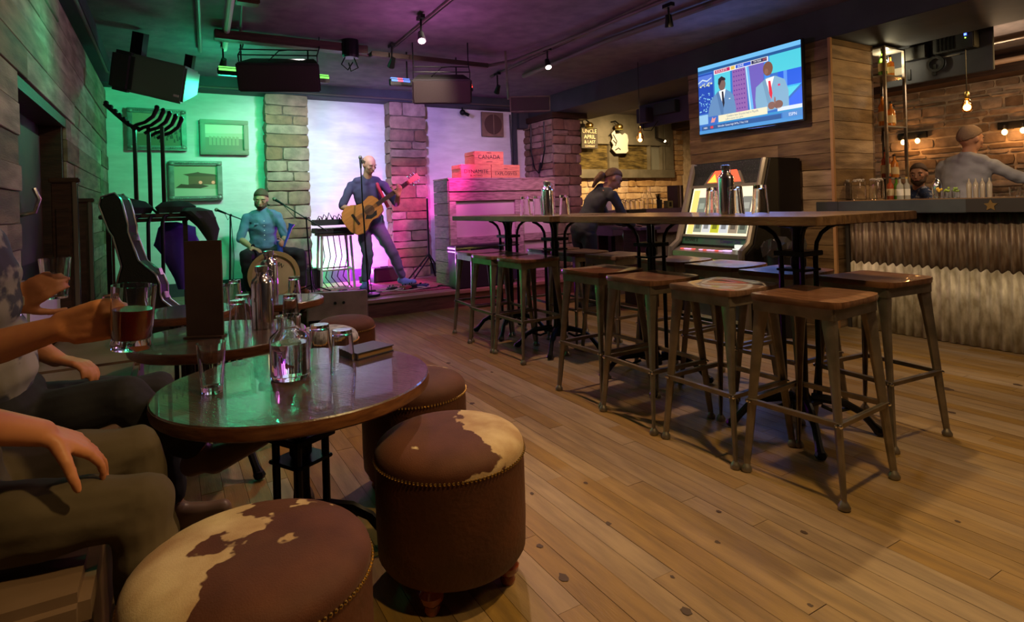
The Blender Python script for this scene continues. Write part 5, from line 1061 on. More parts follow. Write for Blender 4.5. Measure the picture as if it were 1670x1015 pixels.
for k in range(5):
    y = -.09+k*.045; x = -.08+k*.045; z = .74-k*.015
    MB().tube([(x-.04, y, z-.03), (x, y, z), (x+.06, y-.02, z+.02), (x+.12, y-.03, z+.07), (x+.15, y-.03, z+.14)], [.012, .014, .014, .016, .018], 8).ball((x+.15, y-.03, z+.15), .02, 8).build('yoke_arm', M_black, t, smooth=True)
MB().tube([(-.06, 0, .72), (-.14, 0, .75), (-.22, 0, .83), (-.3, 0, .92)], [.014, .016, .016, .02], 8).build('yoke_arm', M_black, t, smooth=True)
for k in range(6): MB().ball((-.14-.03*k, 0, .765+.032*k), .02, 6).build('pad', M_black, t)
for k, (x) in enumerate((-.1, .0, .1)):
    MB().tube([(x, -.22, -.03), (x-.015, -.24, -.08), (x-.02, -.23, -.6)], .014, 8).tube([(x, -.22, -.03), (x+.03, -.2, -.02)], .014, 8).build('hooked_tube', M_black, t, smooth=True)
def cloth(name, loc, lab, m, rings, seed, cat='coat', grp='coats on the side table'):
    r = random.Random(seed); mb = MB(); n = 20
    for (z, rx, ry, ox, oy) in rings:
        for k in range(n): a = 2*PI*k/n; f = 1+.14*math.sin(a*5+z*20+seed)+r.uniform(-.05, .05); mb.v.append((ox+rx*f*math.cos(a), oy+ry*f*math.sin(a), z))
    for i in range(len(rings)-1):
        for k in range(n): mb.f.append([i*n+k, i*n+(k+1) % n, (i+1)*n+(k+1) % n, (i+1)*n+k]); mb.m.append(0)
    mb.f += [list(range(n))[::-1], [(len(rings)-1)*n+k for k in range(n)]]; mb.m += [0, 0]
    o = mb.build(name, m, None, smooth=True); o.location = loc; return tag(o, lab, cat, grp)
cloth('coat', (-.3, 5.8, 1.18), 'dark coat heaped on the wall side of the table', M_cloth, [(0, .15, .14, 0, 0), (.05, .17, .15, 0, 0), (.1, .12, .1, 0, 0), (.13, .04, .04, -.02, 0)], 1)
cloth('coat', (.04, 5.72, 1.18), 'dark coat around the feet of the guitar rack', mat('coat_green', (.03, .04, .04), .9, bump=.5, bscale=12), [(0, .13, .1, 0, 0), (.05, .14, .1, 0, 0), (.09, .09, .06, 0, 0), (.1, .03, .03, 0, 0)], 2)
cloth('coat', (.24, 5.62, 1.03), 'grey coat sleeve hanging over the end of the side table', mat('coat_grey', (.06, .07, .07), .85, bump=.5, bscale=12), [(-.12, .03, .05, .07, 0), (0, .07, .09, .05, 0), (.1, .1, .12, 0, .0), (.16, .12, .12, -.05, 0), (.19, .05, .05, -.08, 0)], 3)
cloth('purple_jacket', (.0, 6.0, .5), 'purple jacket hanging below the side table', M_purple, [(0, .05, .05, .1, 0), (.1, .1, .06, .12, 0), (.25, .12, .08, .08, 0), (.4, .17, .1, .05, 0), (.55, .14, .1, .05, 0), (.6, .05, .05, 0, 0)], 4, 'jacket', None)
t = thing('guitar_case', 'black guitar case leaning by the left wall, body lobe at the floor', 'case', (-.06, 5.12, .1)); t.rotation_euler = (math.radians(-4), math.radians(-17), math.radians(-22))
out = []
for k in range(64):
    s = k/64; a = 2*PI*s; yy = -math.cos(a)
    out.append(a)
def case_outline():
    L = [(0, .0), (.13, .02), (.2, .09), (.215, .2), (.18, .31), (.135, .38), (.13, .43), (.15, .5), (.145, .58), (.1, .66), (.062, .72), (.055, .95), (.07, 1.0), (.08, 1.2), (.05, 1.26)]
    return [(x, y) for x, y in L]+[(-x, y) for x, y in L[::-1][:-1]]
co = case_outline(); TT = frame((0, .06, .02), (1, 0, 0), (0, 0, 1))
MB().prism(co, .12, TT).build('case_body', mat('case_black', (.025, .02, .017), .6, bump=.3, bscale=90), t, bevel=.012)
mb = MB(); mb.tube([(x, -.062, y+.02) for x, y in co+[co[0]]], .008, 6, False); mb.tube([(x, .062, y+.02) for x, y in co+[co[0]]], .008, 6, False); mb.build('metal_binding', M_chrome, t, smooth=True)
for y, x in ((.15, .215), (.42, .135), (.6, .145), (.9, .06)): MB().box((x+.008, 0, y+.02), (.02, .05, .05)).build('latch', M_chrome, t)

# ------------------------------------------------------------------ people
def remeshed(name, caps, m, parent, vox=.01, smooth=4, noise_=0):
    mb = MB()
    for c in caps:
        if c[0] == 'c':
            _, a, b, ra, rb = c
            if (V(b)-V(a)).length > 1e-4: mb.tube([a, b], [ra, rb], 14)
            mb.ball(a, ra, 14); mb.ball(b, rb, 14)
        else:
            _, p, M3, q = c; mb.ball(p, 1, 20, q, M3)
    me = bpy.data.meshes.new(name); me.from_pydata(mb.v, [], mb.f); bm = bmesh.new(); bm.from_mesh(me); bmesh.ops.remove_doubles(bm, verts=bm.verts, dist=1e-6); bmesh.ops.recalc_face_normals(bm, faces=bm.faces); bm.to_mesh(me); bm.free()
    o = bpy.data.objects.new(name, me)
    md = o.modifiers.new('r', 'REMESH'); md.mode = 'VOXEL'; md.voxel_size = vox
    sm = o.modifiers.new('s', 'SMOOTH'); sm.factor = .5; sm.iterations = smooth
    me2 = baked(o); me2.name = name
    if noise_:
        ns = [n_.vector.copy() for n_ in me2.vertex_normals]; cs = [v.co.copy() for v in me2.vertices]
        me2.vertices.foreach_set('co', [x for p, q in zip(cs, ns) for x in p + q*(noise_*noise.noise(V((p.x*11, p.y*11, p.z*16))))])
    me2.materials.clear(); me2.materials.append(m); me2.shade_smooth()
    o = bpy.data.objects.new(name, me2); COL.objects.link(o); o.parent = parent; return o
def hand_caps(w_, d, n, side=1, curl=(.5, .5, .5, .5), sc=1, spread=.0, thumb=(.55, .75, .35), tcurl=.4):
    """w_ wrist, d along the palm, n out of the palm (fingers curl towards it), side +1/-1 puts the thumb on the d x n side or the other"""
    d = V(d).normalized(); n = V(n); n = (n-d*n.dot(d)).normalized(); s = d.cross(n)*side; w_ = V(w_); out = []
    offs = (.031, .0105, -.0105, -.03); lens = (.07, .079, .073, .057)
    for i, (o, L) in enumerate(zip(offs, lens)):
        k = w_ + d*(.088-.004*abs(i-1.2))*sc + s*o*sc; out.append(('c', (w_+s*o*.55*sc)[:], k[:], .0145*sc, .0115*sc))
        a = curl[i]*.7; p = k; dd = d + s*spread*(1.5-i)*.3; dd.normalize()
        for f, r0, r1 in ((.45, .0098, .0088), (.31, .0088, .008), (.24, .008, .0068)):
            v = (dd*math.cos(a)+n*math.sin(a)).normalized(); q = p+v*L*f*sc; out.append(('c', p[:], q[:], r0*sc, r1*sc)); p = q; a += curl[i]
    p = w_+d*.022*sc+s*.026*sc; v = (d*thumb[0]+s*thumb[1]+n*thumb[2]).normalized()
    q = p+v*.043*sc; out.append(('c', p[:], q[:], .0145*sc, .0115*sc)); v = (v*math.cos(tcurl)+(n*.6+d*.5-s*.3)*math.sin(tcurl)).normalized(); r = q+v*.032*sc; out.append(('c', q[:], r[:], .011*sc, .0098*sc))
    v = (v+(d*.3-s*.25+n*.15)).normalized(); out.append(('c', r[:], (r+v*.024*sc)[:], .0098*sc, .008*sc)); return out
def figure(lab, J, hf, hu, cols, vox=.011, sleeve=.9, hands=None, hair='short', beard=False, seated=False, shoes=True, torso=1.0, legs=True, untuck=0, headup=None, skin=None, name='person'):
    J = {k: V(v) for k, v in J.items()}; org = V((J['pelvis'].x, J['pelvis'].y, 0)); J = {k: v-org for k, v in J.items()}
    t = thing(name, lab, 'person', org); skin = skin or M_skin
    s = (J['shL']-J['shR']).normalized(); u = (J['neck']-J['pelvis']).normalized(); s = (s-u*s.dot(u)).normalized(); f = s.cross(u)
    B = Matrix((s, f, u)).transposed(); hf = V(hf).normalized(); hu = V(hu).normalized(); hs = hu.cross(hf).normalized(); hu = hf.cross(hs); HB = Matrix((hs, hf, hu)).transposed()
    ch = J['chest']; pe = J['pelvis']; mid = (ch+pe)/2; k = torso
    def torso_caps(g): return [('e', ch[:], B, ((.155+g)*k, (.105+g)*k, .19+g)), ('e', mid[:], B, ((.138+g)*k, (.1+g)*k, .2)), ('e', (ch+u*.07)[:], B, ((.165+g)*k, (.09+g)*k, .11)),
                      ('c', (J['shR']*.96+J['shL']*.04)[:], (J['shL']*.96+J['shR']*.04)[:], .043+g, .043+g), ('c', (J['shR']*.6+J['neck']*.4)[:], (J['neck']-u*.03)[:], .05+g*.6, .05+g*.4), ('c', (J['shL']*.6+J['neck']*.4)[:], (J['neck']-u*.03)[:], .05+g*.6, .05+g*.4)]
    def pelvis_caps(g): return [('e', pe[:], B, (.155+g, .115+g, .12+g)), ('e', (pe+u*.06)[:], B, (.148+g, .105+g, .1+g))]
    H = J['head']; body = torso_caps(0)+pelvis_caps(0)
    body += [('c', (J['neck']-u*.05)[:], (H-hu*.06)[:], .056, .05), ('e', (H+hu*.02-hf*.008)[:], HB, (.074, .093, .094)), ('e', (H-hu*.035+hf*.022)[:], HB, (.056, .066, .075)), ('e', (H-hu*.088+hf*.05)[:], HB, (.026, .024, .02)),
             ('c', (H+hf*.088+hu*.008)[:], (H+hf*.108-hu*.026)[:], .008, .0135), ('c', (H+hf*.074+hu*.03-hs*.035)[:], (H+hf*.074+hu*.03+hs*.035)[:], .013, .013), ('c', (H+hf*.084-hu*.055-hs*.014)[:], (H+hf*.084-hu*.055+hs*.014)[:], .009, .009)]
    for sg_ in (-1, 1): body.append(('e', (H+hs*sg_*.076-hf*.006-hu*.002)[:], HB, (.011, .02, .032))); body.append(('e', (H+hs*sg_*.04+hf*.058-hu*.015)[:], HB, (.022, .025, .022)))
    for q in 'RL':
        if 'el'+q in J and 'wr'+q in J:
            body += [('c', J['sh'+q][:], J['el'+q][:], .043, .036), ('c', J['el'+q][:], (J['el'+q]*.6+J['wr'+q]*.4)[:], .037, .038), ('c', (J['el'+q]*.6+J['wr'+q]*.4)[:], J['wr'+q][:], .038, .026)]
            if hands and q in hands: h = hands[q]; body += hand_caps(J['wr'+q], *h[:2], **h[2])
        if legs: body += [('c', J['hip'+q][:], J['kn'+q][:], .078, .055), ('c', J['kn'+q][:], J['an'+q][:], .052, .036)]
    remeshed('body', body, skin, t, vox, 3)
    sh = torso_caps(.012)
    if untuck: sh += [('e', (pe+u*.05)[:], B, (.168, .126, untuck+.05))]
    for q in 'RL':
        if 'el'+q in J:
            a, b, c = J['sh'+q], J['el'+q], J['wr'+q]
            if sleeve <= 1: sh.append(('c', a[:], (a+(b-a)*sleeve)[:], .053, .053-.004*sleeve))
            else: sh += [('c', a[:], b[:], .054, .048), ('c', b[:], (b+(c-b)*(sleeve-1))[:], .049, .041)]
    sh.append(('c', (J['neck']-u*.07)[:], (J['neck']-u*.012)[:], .075, .064))
    remeshed('shirt', sh, cols[0], t, vox, 3, .011)
    if legs:
        tr = pelvis_caps(.012)
        for q in 'RL': h, kn, an = J['hip'+q], J['kn'+q], J['an'+q]; tr += [('c', h[:], kn[:], .09, .066), ('c', kn[:], (kn*.5+an*.5)[:], .066, .06), ('c', (kn*.5+an*.5)[:], (an+(kn-an).normalized()*.03)[:], .06, .05)]
        remeshed('trousers', tr, cols[1], t, vox, 3, .012)
        if shoes:
            for q in 'RL':
                an = J['an'+q]; to = J.get('toe'+q, an+V((f.x, f.y, 0)).normalized()*.17-V((0, 0, .05))); d = (to-an); dn = d.normalized()
                up = V((0, 0, 1)); up = (up-dn*up.dot(dn)).normalized()
                remeshed('shoe', [('c', (an-up*.012)[:], (an-up*.045-dn*.02)[:], .044, .04), ('c', (an-up*.04)[:], to[:], .042, .03), ('c', (an-up*.05+dn*.05)[:], (to+up*.005)[:], .042, .034)], cols[2], t, .009, 3)
    # hair, brows, eyes
    mh = cols[3]
    if hair:
        bm = bmesh.new(); bmesh.ops.create_uvsphere(bm, u_segments=56, v_segments=44, radius=1)
        dl = []
        for v in bm.verts:
            x, y, z = v.co
            lim = {'short': -.06+.7*max(0, y)-.5*max(0, -y), 'thin': .32+.9*max(0, y)-.65*max(0, -y), 'bald': 9, 'long': .2+.45*max(0, y)-1.1*max(0, -y)}[hair]
            if hair == 'bald': lim = -.15 if (y < .35 and z < .38) else 9; lim = lim if z > -.55 and y < .3 else 9
            if z < lim: dl.append(v)
        bmesh.ops.delete(bm, geom=dl, context='VERTS')
        T = Matrix.Translation(H+hu*.02-hf*.008) @ HB.to_4x4() @ Matrix.Diagonal((.075, .094, .096, 1))
        def hl(y): return {'short': -.06+.7*max(0, y)-.5*max(0, -y), 'thin': .32+.9*max(0, y)-.65*max(0, -y), 'bald': -.15, 'long': .2+.45*max(0, y)-1.1*max(0, -y)}[hair]
        for v in bm.verts:
            gg = 1.012 + (min(.055, max(0, v.co.z-hl(v.co.y))*.16) if hair != 'bald' else .006); v.co = T @ (v.co*(gg+noise.noise(v.co*7)*.012))
        me = bpy.data.meshes.new('hair'); bm.to_mesh(me); bm.free(); me.materials.append(mh); me.shade_smooth(); o = bpy.data.objects.new('hair', me); COL.objects.link(o); o.parent = t
        md = o.modifiers.new('s', 'SOLIDIFY'); md.thickness = .004; md.offset = -1
    for sg_ in (-1, 1):
        MB().ball((H+hf*.079+hs*sg_*.032-hu*.0)[:], .0095, 10).build('eye', mat('eye_white', (.3, .26, .24), .3), t, smooth=True); MB().ball((H+hf*.0842+hs*sg_*.032-hu*.003)[:], .0062, 8).build('iris', mat('iris', (.02, .015, .01), .2), t, smooth=True)
        MB().tube([(H+hf*.082+hs*sg_*.02+hu*.005)[:], (H+hf*.0875+hs*sg_*.032+hu*.009)[:], (H+hf*.079+hs*sg_*.045+hu*.004)[:]], [.003, .0045, .003], 6).build('eyelid', skin, t, smooth=True)
        MB().tube([(H+hf*.084+hs*sg_*.014+hu*.022)[:], (H+hf*.086+hs*sg_*.034+hu*.029)[:], (H+hf*.075+hs*sg_*.055+hu*.022)[:]], [.004, .005, .003], 6).build('eyebrow', mh, t)
    MB().tube([(H+hf*.092-hu*.056-hs*.024)[:], (H+hf*.096-hu*.054)[:], (H+hf*.092-hu*.056+hs*.024)[:]], [.004, .0055, .004], 6).build('lips', mat('lips', (.4, .14, .1), .5), t, smooth=True)
    if beard: remeshed('beard', [('e', (H-hu*.07+hf*.035)[:], HB, (.058, .056, .046)), ('e', (H-hu*.093+hf*.05)[:], HB, (.034, .034, .03)), ('c', (H+hs*.056-hu*.03+hf*.01)[:], (H+hs*.05-hu*.07+hf*.03)[:], .018, .02), ('c', (H-hs*.056-hu*.03+hf*.01)[:], (H-hs*.05-hu*.07+hf*.03)[:], .018, .02)], mh, t, .008, 2)
    return t, org, (s, f, u)
M_denim = mat('denim_shirt', (.13, .2, .33), .85, 0, (.09, .15, .27), 6, bump=.5, bscale=14); M_jeans = mat('jeans', (.1, .12, .2), .85, 0, (.07, .08, .14), 5, bump=.4, bscale=12)
M_tee = mat('dark_tee', (.06, .05, .1), .9, bump=.4, bscale=10); M_blk = mat('black_trousers', (.02, .02, .024), .85, bump=.5, bscale=10); M_shoeb = mat('brown_shoe', (.18, .07, .03), .4); M_shoeblue = mat('blue_shoe', (.1, .18, .5), .6)
# seated drummer with a shaker
DR = dict(head=(.93, 7.44, 1.32), neck=(.95, 7.47, 1.18), chest=(.95, 7.52, 1.0), pelvis=(.96, 7.58, .74), shR=(.78, 7.52, 1.11), elR=(.7, 7.5, .86), wrR=(.8, 7.33, .76), shL=(1.11, 7.45, 1.11), elL=(1.17, 7.36, .86), wrL=(1.12, 7.18, .79),
          hipR=(.87, 7.56, .68), knR=(.72, 7.2, .68), anR=(.76, 7.25, .28), toeR=(.74, 7.1, .225), hipL=(1.05, 7.54, .68), knL=(1.31, 7.18, .66), anL=(1.32, 7.2, .28), toeL=(1.34, 7.04, .225))
figure('seated man in a blue denim shirt and dark trousers, playing behind the drum', DR, (-.25, -.9, -.35), (0, -.3, 1), (M_denim, M_blk, M_shoeb, M_hair), sleeve=1.1, beard=True, untuck=.1,
       hands={'R': ((.6, -.7, -.25), (0, -.1, -1), dict(side=-1, curl=(.25, .2, .25, .3))), 'L': ((-.1, -.7, .1), (-1, 0, -.2), dict(side=-1, curl=(1.2, 1.2, 1.2, 1.2)))})
dm = bpy.data.objects['person']
mb = MB()
for k in range(5): mb.ball((DR['neck'][0]-.96-.0+.0, 7.52-7.58-.125-.0*k, .98-.055*k+.08), .006, 6)
mb.build('shirt_button', mat('button_white', (.7, .7, .7), .4), dm)
for s in (-1, 1): MB().box((-.01+s*.07, -.165, 1.03), (.075, .006, .02)).build('pocket_flap', M_denim, dm)
MB().lathe([(.03, 0), (.034, .004), (.034, .014), (.03, .018)], 14, T=frame((DR['wrR'][0]-.955, DR['wrR'][1]-7.575, .765), (.7, .6, .2), (0, .3, .9))).build('wrist_band', M_black, dm)
t = thing('stool_seat', 'round drum throne under the seated man', 'stool', (.96, 7.6, SZ_)); t['label'] = 'round padded throne the seated man sits on'
MB().lathe([(0, .36), (.16, .36), (.17, .38), (.17, .42), (.15, .44), (0, .44)], 24).build('seat', M_blackp, t, smooth=True); MB().tube([(0, 0, .1), (0, 0, .37)], .018, 8).build('column', M_steel, t)
for k in range(3): a = k*2*PI/3; MB().tube([(0, 0, .2), (.2*math.cos(a), .2*math.sin(a), .01)], .01, 6).build('leg', M_steel, t)
t = thing('blue_shaker', 'blue tube shaker standing upright in front of the seated man', 'instrument', (1.08, 7.12, .7)); MB().tube([(0, 0, -.1), (-.01, 0, .13)], .032, 14).build('tube', mat('shaker_blue', (.03, .1, .5), .35), t, smooth=True)
t = thing('drum_brush', 'blue-tipped brush held in the raised hand of the seated man', 'instrument', (1.13, 7.09, .82)); MB().tube([(-.02, 0, -.06), (.03, 0, .07), (.06, 0, .16), (.075, 0, .2)], [.012, .014, .022, .038], 12).build('brush', mat('shaker_blue', (.03, .1, .5)), t, smooth=True)
# guitarist
GU_ = dict(head=(2.1, 7.0, 1.7), neck=(2.09, 7.09, 1.56), chest=(2.11, 7.13, 1.32), pelvis=(2.15, 7.16, .98), shR=(1.92, 7.16, 1.46), elR=(1.79, 7.12, 1.2), wrR=(1.95, 6.9, 1.12), shL=(2.28, 7.04, 1.46), elL=(2.4, 6.9, 1.22), wrL=(2.36, 6.72, 1.32),
           hipR=(2.06, 7.17, .9), knR=(2.06, 7.03, .6), anR=(2.02, 7.04, .29), toeR=(1.94, 6.88, .235), hipL=(2.24, 7.13, .9), knL=(2.36, 6.98, .61), anL=(2.5, 7.06, .29), toeL=(2.6, 6.93, .235))
figure('standing bald man in a dark raglan tee and jeans, playing guitar at the microphone', GU_, (.35, -.85, -.42), (.05, -.38, 1), (M_tee, M_jeans, M_shoeblue, M_hair), sleeve=.95, hair='bald', beard=False,
       hands={'R': ((.85, -.25, -.1), (-.1, .6, -.6), dict(side=-1, curl=(.6, .6, .6, .6))), 'L': ((.1, -.25, .9), (-.2, .9, .2), dict(side=1, curl=(.9, .9, .9, .9), sc=1.05))})
gm = bpy.data.objects['person.001']
# guitar held by him
g = thing('acoustic_guitar', 'orange-topped acoustic guitar held by the standing man', 'guitar', (1.97, 6.87, 1.1)); nk = V((.5, -.17, .36)).normalized(); bn = V((-.35, -.9, .1)); bn = (bn-nk*bn.dot(nk)).normalized(); wd = bn.cross(nk)
gT = Matrix((nk, wd, bn)).transposed().to_4x4()       # local x neck, y across, z out of the top
hf_ = [(-.24, 0), (-.235, .09), (-.19, .16), (-.12, .19), (-.05, .175), (.01, .135), (.06, .118), (.12, .13), (.18, .142), (.22, .12), (.245, .06), (.25, 0)]
ol = hf_+[(x, -y if x < .15 else -y*.8) for x, y in hf_[::-1][1:-1]]
g.rotation_euler = gT.to_euler()
TZ = lambda z: Matrix.Translation((0, 0, z))
MB().prism(ol, .1, TZ(-.1)).build('body', mat('guitar_side', (.3, .1, .03), .3, coat=.5), g, bevel=.004); MB().prism([(x*.985, y*.985) for x, y in ol], .004, TZ(0)).build('soundboard', mat('guitar_top', (.75, .3, .08), .3, 0, (.65, .24, .06), 5, (1, 12, 1), coat=.5), g)
MB().lathe([(0, .004), (.05, .004), (.05, .0055), (0, .0055)], 24, (.09, 0, 0)).build('sound_hole', M_ink, g); MB().lathe([(.052, .004), (.062, .004), (.062, .0058), (.052, .0058)], 24, (.09, 0, 0)).build('rosette', mat('rosette', (.2, .1, .05), .4), g)
MB().prism([(.04, -.02), (.1, -.05), (.16, -.05), (.13, -.1), (.05, -.1), (-.01, -.06)], .0015, TZ(.004)).build('pickguard', M_blackp, g); MB().box((-.1, 0, .009), (.03, .15, .01)).build('bridge', M_darkwood, g, bevel=.003)
MB().box((.43, 0, .004), (.46, .052, .022)).build('neck', mat('neck_wood', (.25, .1, .04), .35), g, bevel=.004); MB().box((.42, 0, .017), (.44, .05, .005)).build('fretboard', mat('fretboard', (.06, .03, .02), .4), g)
MB().add([(.66, -.024, -.004), (.66, .024, -.004), (.8, .038, -.024), (.8, -.038, -.024), (.66, -.024, .012), (.66, .024, .012), (.8, .038, -.008), (.8, -.038, -.008)], [(0, 3, 2, 1), (4, 5, 6, 7), (0, 1, 5, 4), (1, 2, 6, 5), (2, 3, 7, 6), (3, 0, 4, 7)]).build('headstock', mat('headstock', (.45, .2, .08), .35), g, bevel=.003)
for k in range(3):
    for s in (-1, 1): MB().tube([(.69+.04*k, s*.02, -.01), (.69+.04*k, s*.06, -.01)], .006, 6).ball((.69+.04*k, s*.064, -.01), .009, 6, (1.2, .6, 1)).build('tuning_peg', M_chrome, g)
mb = MB(); [mb.tube([(-.1, -.02+.008*k, .017), (.66, -.018+.0072*k, .023)], .0011, 4) for k in range(6)]; mb.build('strings', M_chrome, g)
MB().tube([(2.2-2.15, 7.2-7.16, 1.5), (2.2-2.15, 7.08-7.16, 1.53), (2.2-2.15, 6.98-7.16, 1.42), (2.26-2.15, 6.96-7.16, 1.28), (2.3-2.15, 6.93-7.16, 1.18)], .022, 8).build('guitar_strap', mat('strap_red', (.5, .03, .05), .6), gm, smooth=True)
# leaning woman
WO = dict(head=(4.1, 4.86, 1.4), neck=(4.0, 4.93, 1.31), chest=(3.95, 5.0, 1.13), pelvis=(3.84, 5.08, .86), shR=(4.02, 4.76, 1.22), elR=(4.15, 4.76, .98), wrR=(4.34, 4.83, .9), shL=(4.06, 5.1, 1.22), elL=(4.22, 5.12, .98), wrL=(4.42, 5.02, .9),
          hipR=(3.84, 4.98, .8), knR=(3.88, 4.96, .45), anR=(3.84, 4.96, .09), hipL=(3.86, 5.17, .8), knL=(3.9, 5.17, .45), anL=(3.86, 5.17, .09))
figure('woman in a dark long-sleeved top leaning over the service counter, hair tied back', WO, (.75, -.3, -.6), (.6, -.1, .8), (mat('dark_top', (.07, .075, .085), .9, 0, (.05, .053, .06), 8, bump=.5, bscale=14), M_blk, M_blackp, mat('fair_brown_hair', (.2, .11, .05), .6, 0, (.12, .06, .03), 8, bump=.5, bscale=120)), sleeve=1.85, hair='long', untuck=.12, torso=.92,
       hands={'R': ((1, .1, -.1), (0, 0, -1), dict(side=1)), 'L': ((1, -.1, -.1), (0, 0, -1), dict(side=-1))})
wm = bpy.data.objects['person.002']
remeshed('ponytail', [('c', (.14, -.18, 1.45), (.1, -.15, 1.4), .04, .035), ('c', (.1, -.15, 1.4), (.07, -.12, 1.33), .03, .018)], MATS['fair_brown_hair'], wm, .01, 3)
mb = MB(); mb.tube([(.3, -.25, 1.385), (.36, -.3, 1.38), (.36, -.34, 1.38), (.31, -.33, 1.385), (.3, -.25, 1.385)], .004, 6); mb.build('glasses', M_black, wm)
# the work surface in front of her
t = thing('small_counter', 'low violet ledge the woman leans on', 'counter', (4.42, 4.93, 0)); MB().box((.03, 0, .86), (.3, .5, .03)).build('top', M_cp, t, bevel=.004); MB().box((.1, 0, .42), (.12, .42, .84)).build('body', M_darkwood, t, bevel=.004)
# bartender, seen from behind
BT = dict(head=(5.98, 2.36, 1.6), neck=(5.97, 2.38, 1.47), chest=(6.02, 2.42, 1.26), pelvis=(6.0, 2.44, .95), shL=(6.04, 2.6, 1.38), elL=(6.2, 2.7, 1.16), wrL=(6.4, 2.6, 1.12), shR=(6.0, 2.22, 1.37), elR=(6.13, 2.08, 1.25), wrR=(6.16, 1.88, 1.23),
          hipR=(6.0, 2.36, .88), knR=(6.02, 2.35, .48), anR=(6.0, 2.35, .09), hipL=(6.0, 2.54, .88), knL=(6.02, 2.54, .48), anL=(6.0, 2.54, .09))
figure('bartender in a grey-blue shirt seen from behind, reaching out to the screen', BT, (.9, -.45, -.12), (.1, -.05, 1), (mat('grey_shirt', (.33, .33, .39), .85, 0, (.26, .26, .31), 6, bump=.5, bscale=12), M_blk, M_blackp, mat('greying_hair', (.22, .14, .095), .8, bump=.4, bscale=120)), sleeve=1.75, hair='short', torso=1.12, untuck=.1,
       hands={'R': ((-.2, -.9, 0), (0, 0, -1), dict(side=-1)), 'L': ((.9, 0, 0), (0, 0, -1), dict(side=1))})
# seated man beyond the bar
SM = dict(head=(6.9, 3.2, 1.35), neck=(6.98, 3.24, 1.22), chest=(7.03, 3.3, 1.02), pelvis=(7.1, 3.36, .72), shR=(7.1, 3.45, 1.14), shL=(6.92, 3.12, 1.13), elL=(6.78, 3.02, .9), wrL=(6.6, 3.1, .85), elR=(6.96, 3.5, .88), wrR=(6.7, 3.4, .86),
          hipR=(7.06, 3.45, .68), knR=(6.7, 3.6, .64), anR=(6.72, 3.6, .2), hipL=(7.06, 3.26, .68), knL=(6.66, 3.2, .64), anL=(6.7, 3.2, .2))
figure('bearded man in a dark checked shirt seated beyond the bar bottles', SM, (-.95, -.2, -.1), (0, 0, 1), (mat('checked_shirt', (.03, .05, .12), .85, 0, (.3, .3, .34), 26, contrast=(.55, .62)), M_blk, M_blackp, M_hair), sleeve=1.8, beard=True, hair='short',
       hands={'R': ((-.9, -.2, 0), (0, 0, -1), dict(side=1)), 'L': ((-.9, .2, 0), (0, 0, -1), dict(side=-1))})
t = thing('high_chair', 'plain dark chair under the man beyond the bar', 'chair', (7.12, 3.37, 0)); MB().box((0, 0, .56), (.42, .42, .05)).build('seat', M_darkwood, t, bevel=.01); [MB().box((sx*.18, sy*.18, .27), (.04, .04, .54)).build('leg', M_darkwood, t) for sx in (-1, 1) for sy in (-1, 1)]
# two drinkers on the bench
M_khaki = mat('khaki_trousers', (.1, .075, .042), .9, 0, (.075, .055, .03), 5, bump=.5, bscale=9); M_khaki2 = M_khaki
P1 = dict(head=(-.5, 1.42, 1.42), neck=(-.49, 1.47, 1.28), chest=(-.47, 1.52, 1.02), pelvis=(-.43, 1.6, .58), shR=(-.49, 1.32, 1.14), elR=(-.4, 1.32, .85), wrR=(-.23, 1.47, .735), shL=(-.48, 1.68, 1.14), elL=(-.4, 1.7, .86), wrL=(-.205, 1.57, .925),
          hipR=(-.4, 1.56, .55), knR=(-.075, 1.5, .54), anR=(-.04, 1.5, .1), hipL=(-.4, 1.76, .55), knL=(-.1, 1.82, .55), anL=(-.02, 1.85, .1))
figure('person in khaki trousers on the bench, raising a mug of dark drink', P1, (.95, .3, 0), (0, 0, 1), (mat('plain_shirt', (.3, .28, .25), .85, bump=.3, bscale=10), M_khaki, mat('dark_shoe', (.02, .015, .012), .5), M_hair), vox=.006, sleeve=.8, skin=M_skin2,
       hands={'R': ((.75, .45, -.62), (-.4, .1, -.8), dict(side=-1, curl=(.35, .3, .3, .35), sc=1.05, spread=.3)), 'L': ((.8, -.5, .15), (.35, .85, .1), dict(side=-1, curl=(1.15, 1.2, 1.2, 1.2), sc=1.1, thumb=(.7, .3, .7)))})
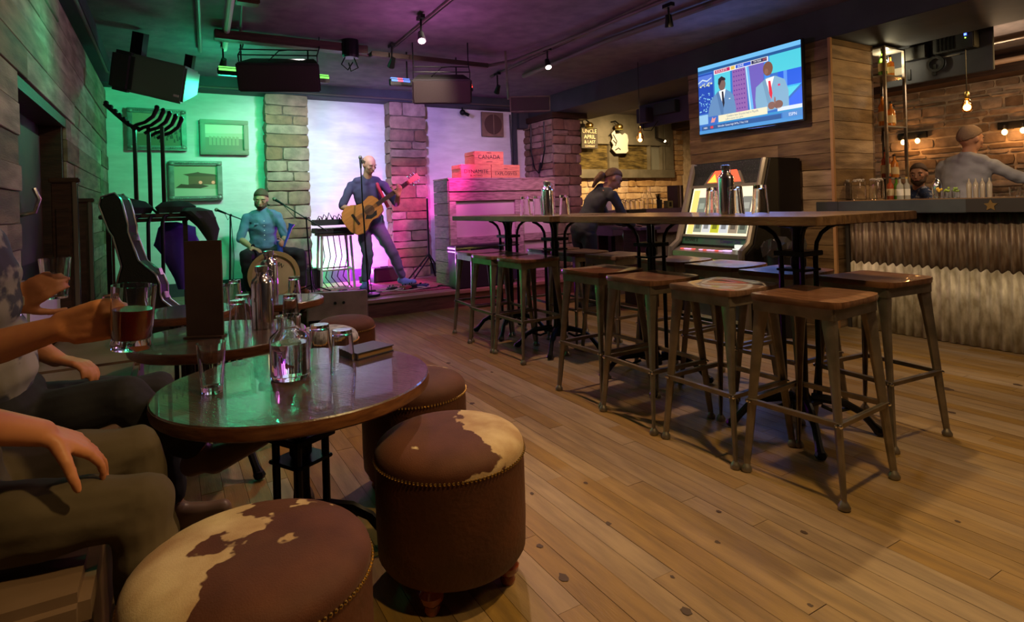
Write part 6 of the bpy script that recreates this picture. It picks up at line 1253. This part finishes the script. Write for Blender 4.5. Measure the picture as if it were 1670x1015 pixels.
P2 = dict(head=(-.55, 2.0, 1.38), neck=(-.54, 2.06, 1.26), chest=(-.485, 2.14, 1.0), pelvis=(-.44, 2.26, .56), shR=(-.5, 1.93, 1.13), elR=(-.49, 2.05, .84), wrR=(-.4, 2.17, .91), shL=(-.53, 2.27, 1.12), elL=(-.47, 2.4, .82), wrL=(-.33, 2.4, .7),
          hipR=(-.4, 2.24, .55), knR=(-.14, 2.14, .61), anR=(.06, 2.26, .36), toeR=(.26, 2.22, .37), hipL=(-.4, 2.44, .53), knL=(-.06, 2.52, .52), anL=(-.02, 2.5, .1), toeL=(.14, 2.48, .04))
figure('person in black trousers with crossed legs, second on the bench, holding a tumbler', P2, (.9, .3, 0), (0, 0, 1), (mat('pale_blouse', (.4, .36, .32), .85, 0, (.1, .1, .14), 9, bump=.3, bscale=10, contrast=(.5, .55)), M_blk, mat('taupe_shoe', (.2, .13, .09), .4), M_hair), vox=.007, sleeve=.8, skin=M_skin2,
       hands={'R': ((.72, -.1, .5), (.2, .9, -.1), dict(side=-1, curl=(.55, .5, .5, .55), sc=1.0)), 'L': ((.8, -.5, -.2), (0, -.2, -1), dict(side=1))})
# what they hold
mg = thing('beer_mug', 'glass mug of dark red drink in the raised hand of the khaki-trousered person', 'mug', (-.08, 1.495, .875)); mg.rotation_euler = (0, math.radians(5), math.radians(-30))
MB().lathe([(0, 0), (.036, 0), (.038, .01), (.036, .02), (.04, .05), (.042, .135), (.0395, .135), (.0375, .05), (.034, .022), (0, .018)], 24).build('mug_glass', M_glass, mg, smooth=True); MB().lathe([(0, .02), (.0335, .023), (.037, .05), (.038, .085), (0, .085)], 20).build('drink', mat('dark_ale', (.12, .006, .01), .1), mg, smooth=True)
MB().tube([(-.038, .0, .11), (-.065, .01, .105), (-.07, .01, .05), (-.038, 0, .03)], .007, 8).build('mug_handle', M_glass, mg, smooth=True)
gl = thing('tumbler', 'clear tumbler held up in the hand of the second bench sitter', 'glass', (-.3, 2.2, .92)); MB().lathe([(0, 0), (.03, 0), (.04, .12), (.0375, .12), (.028, .006), (0, .005)], 20).build('glass_body', M_glass, gl, smooth=True)
t = thing('wristwatch', 'pale metal watch on the wrist of the second bench sitter', 'watch', (-.4, 2.17, .905)); MB().lathe([(.029, -.008), (.033, -.006), (.033, .006), (.029, .008), (.029, -.008)], 20, T=frame((0, 0, 0), (.5, 0, -.7), (0, 1, 0))).build('strap', M_chrome, t); MB().box((.02, -.02, .02), (.03, .012, .03)).build('dial', mat('dial', (.6, .55, .45), .3), t, bevel=.003)

bpy.data.scenes.remove(TMP)
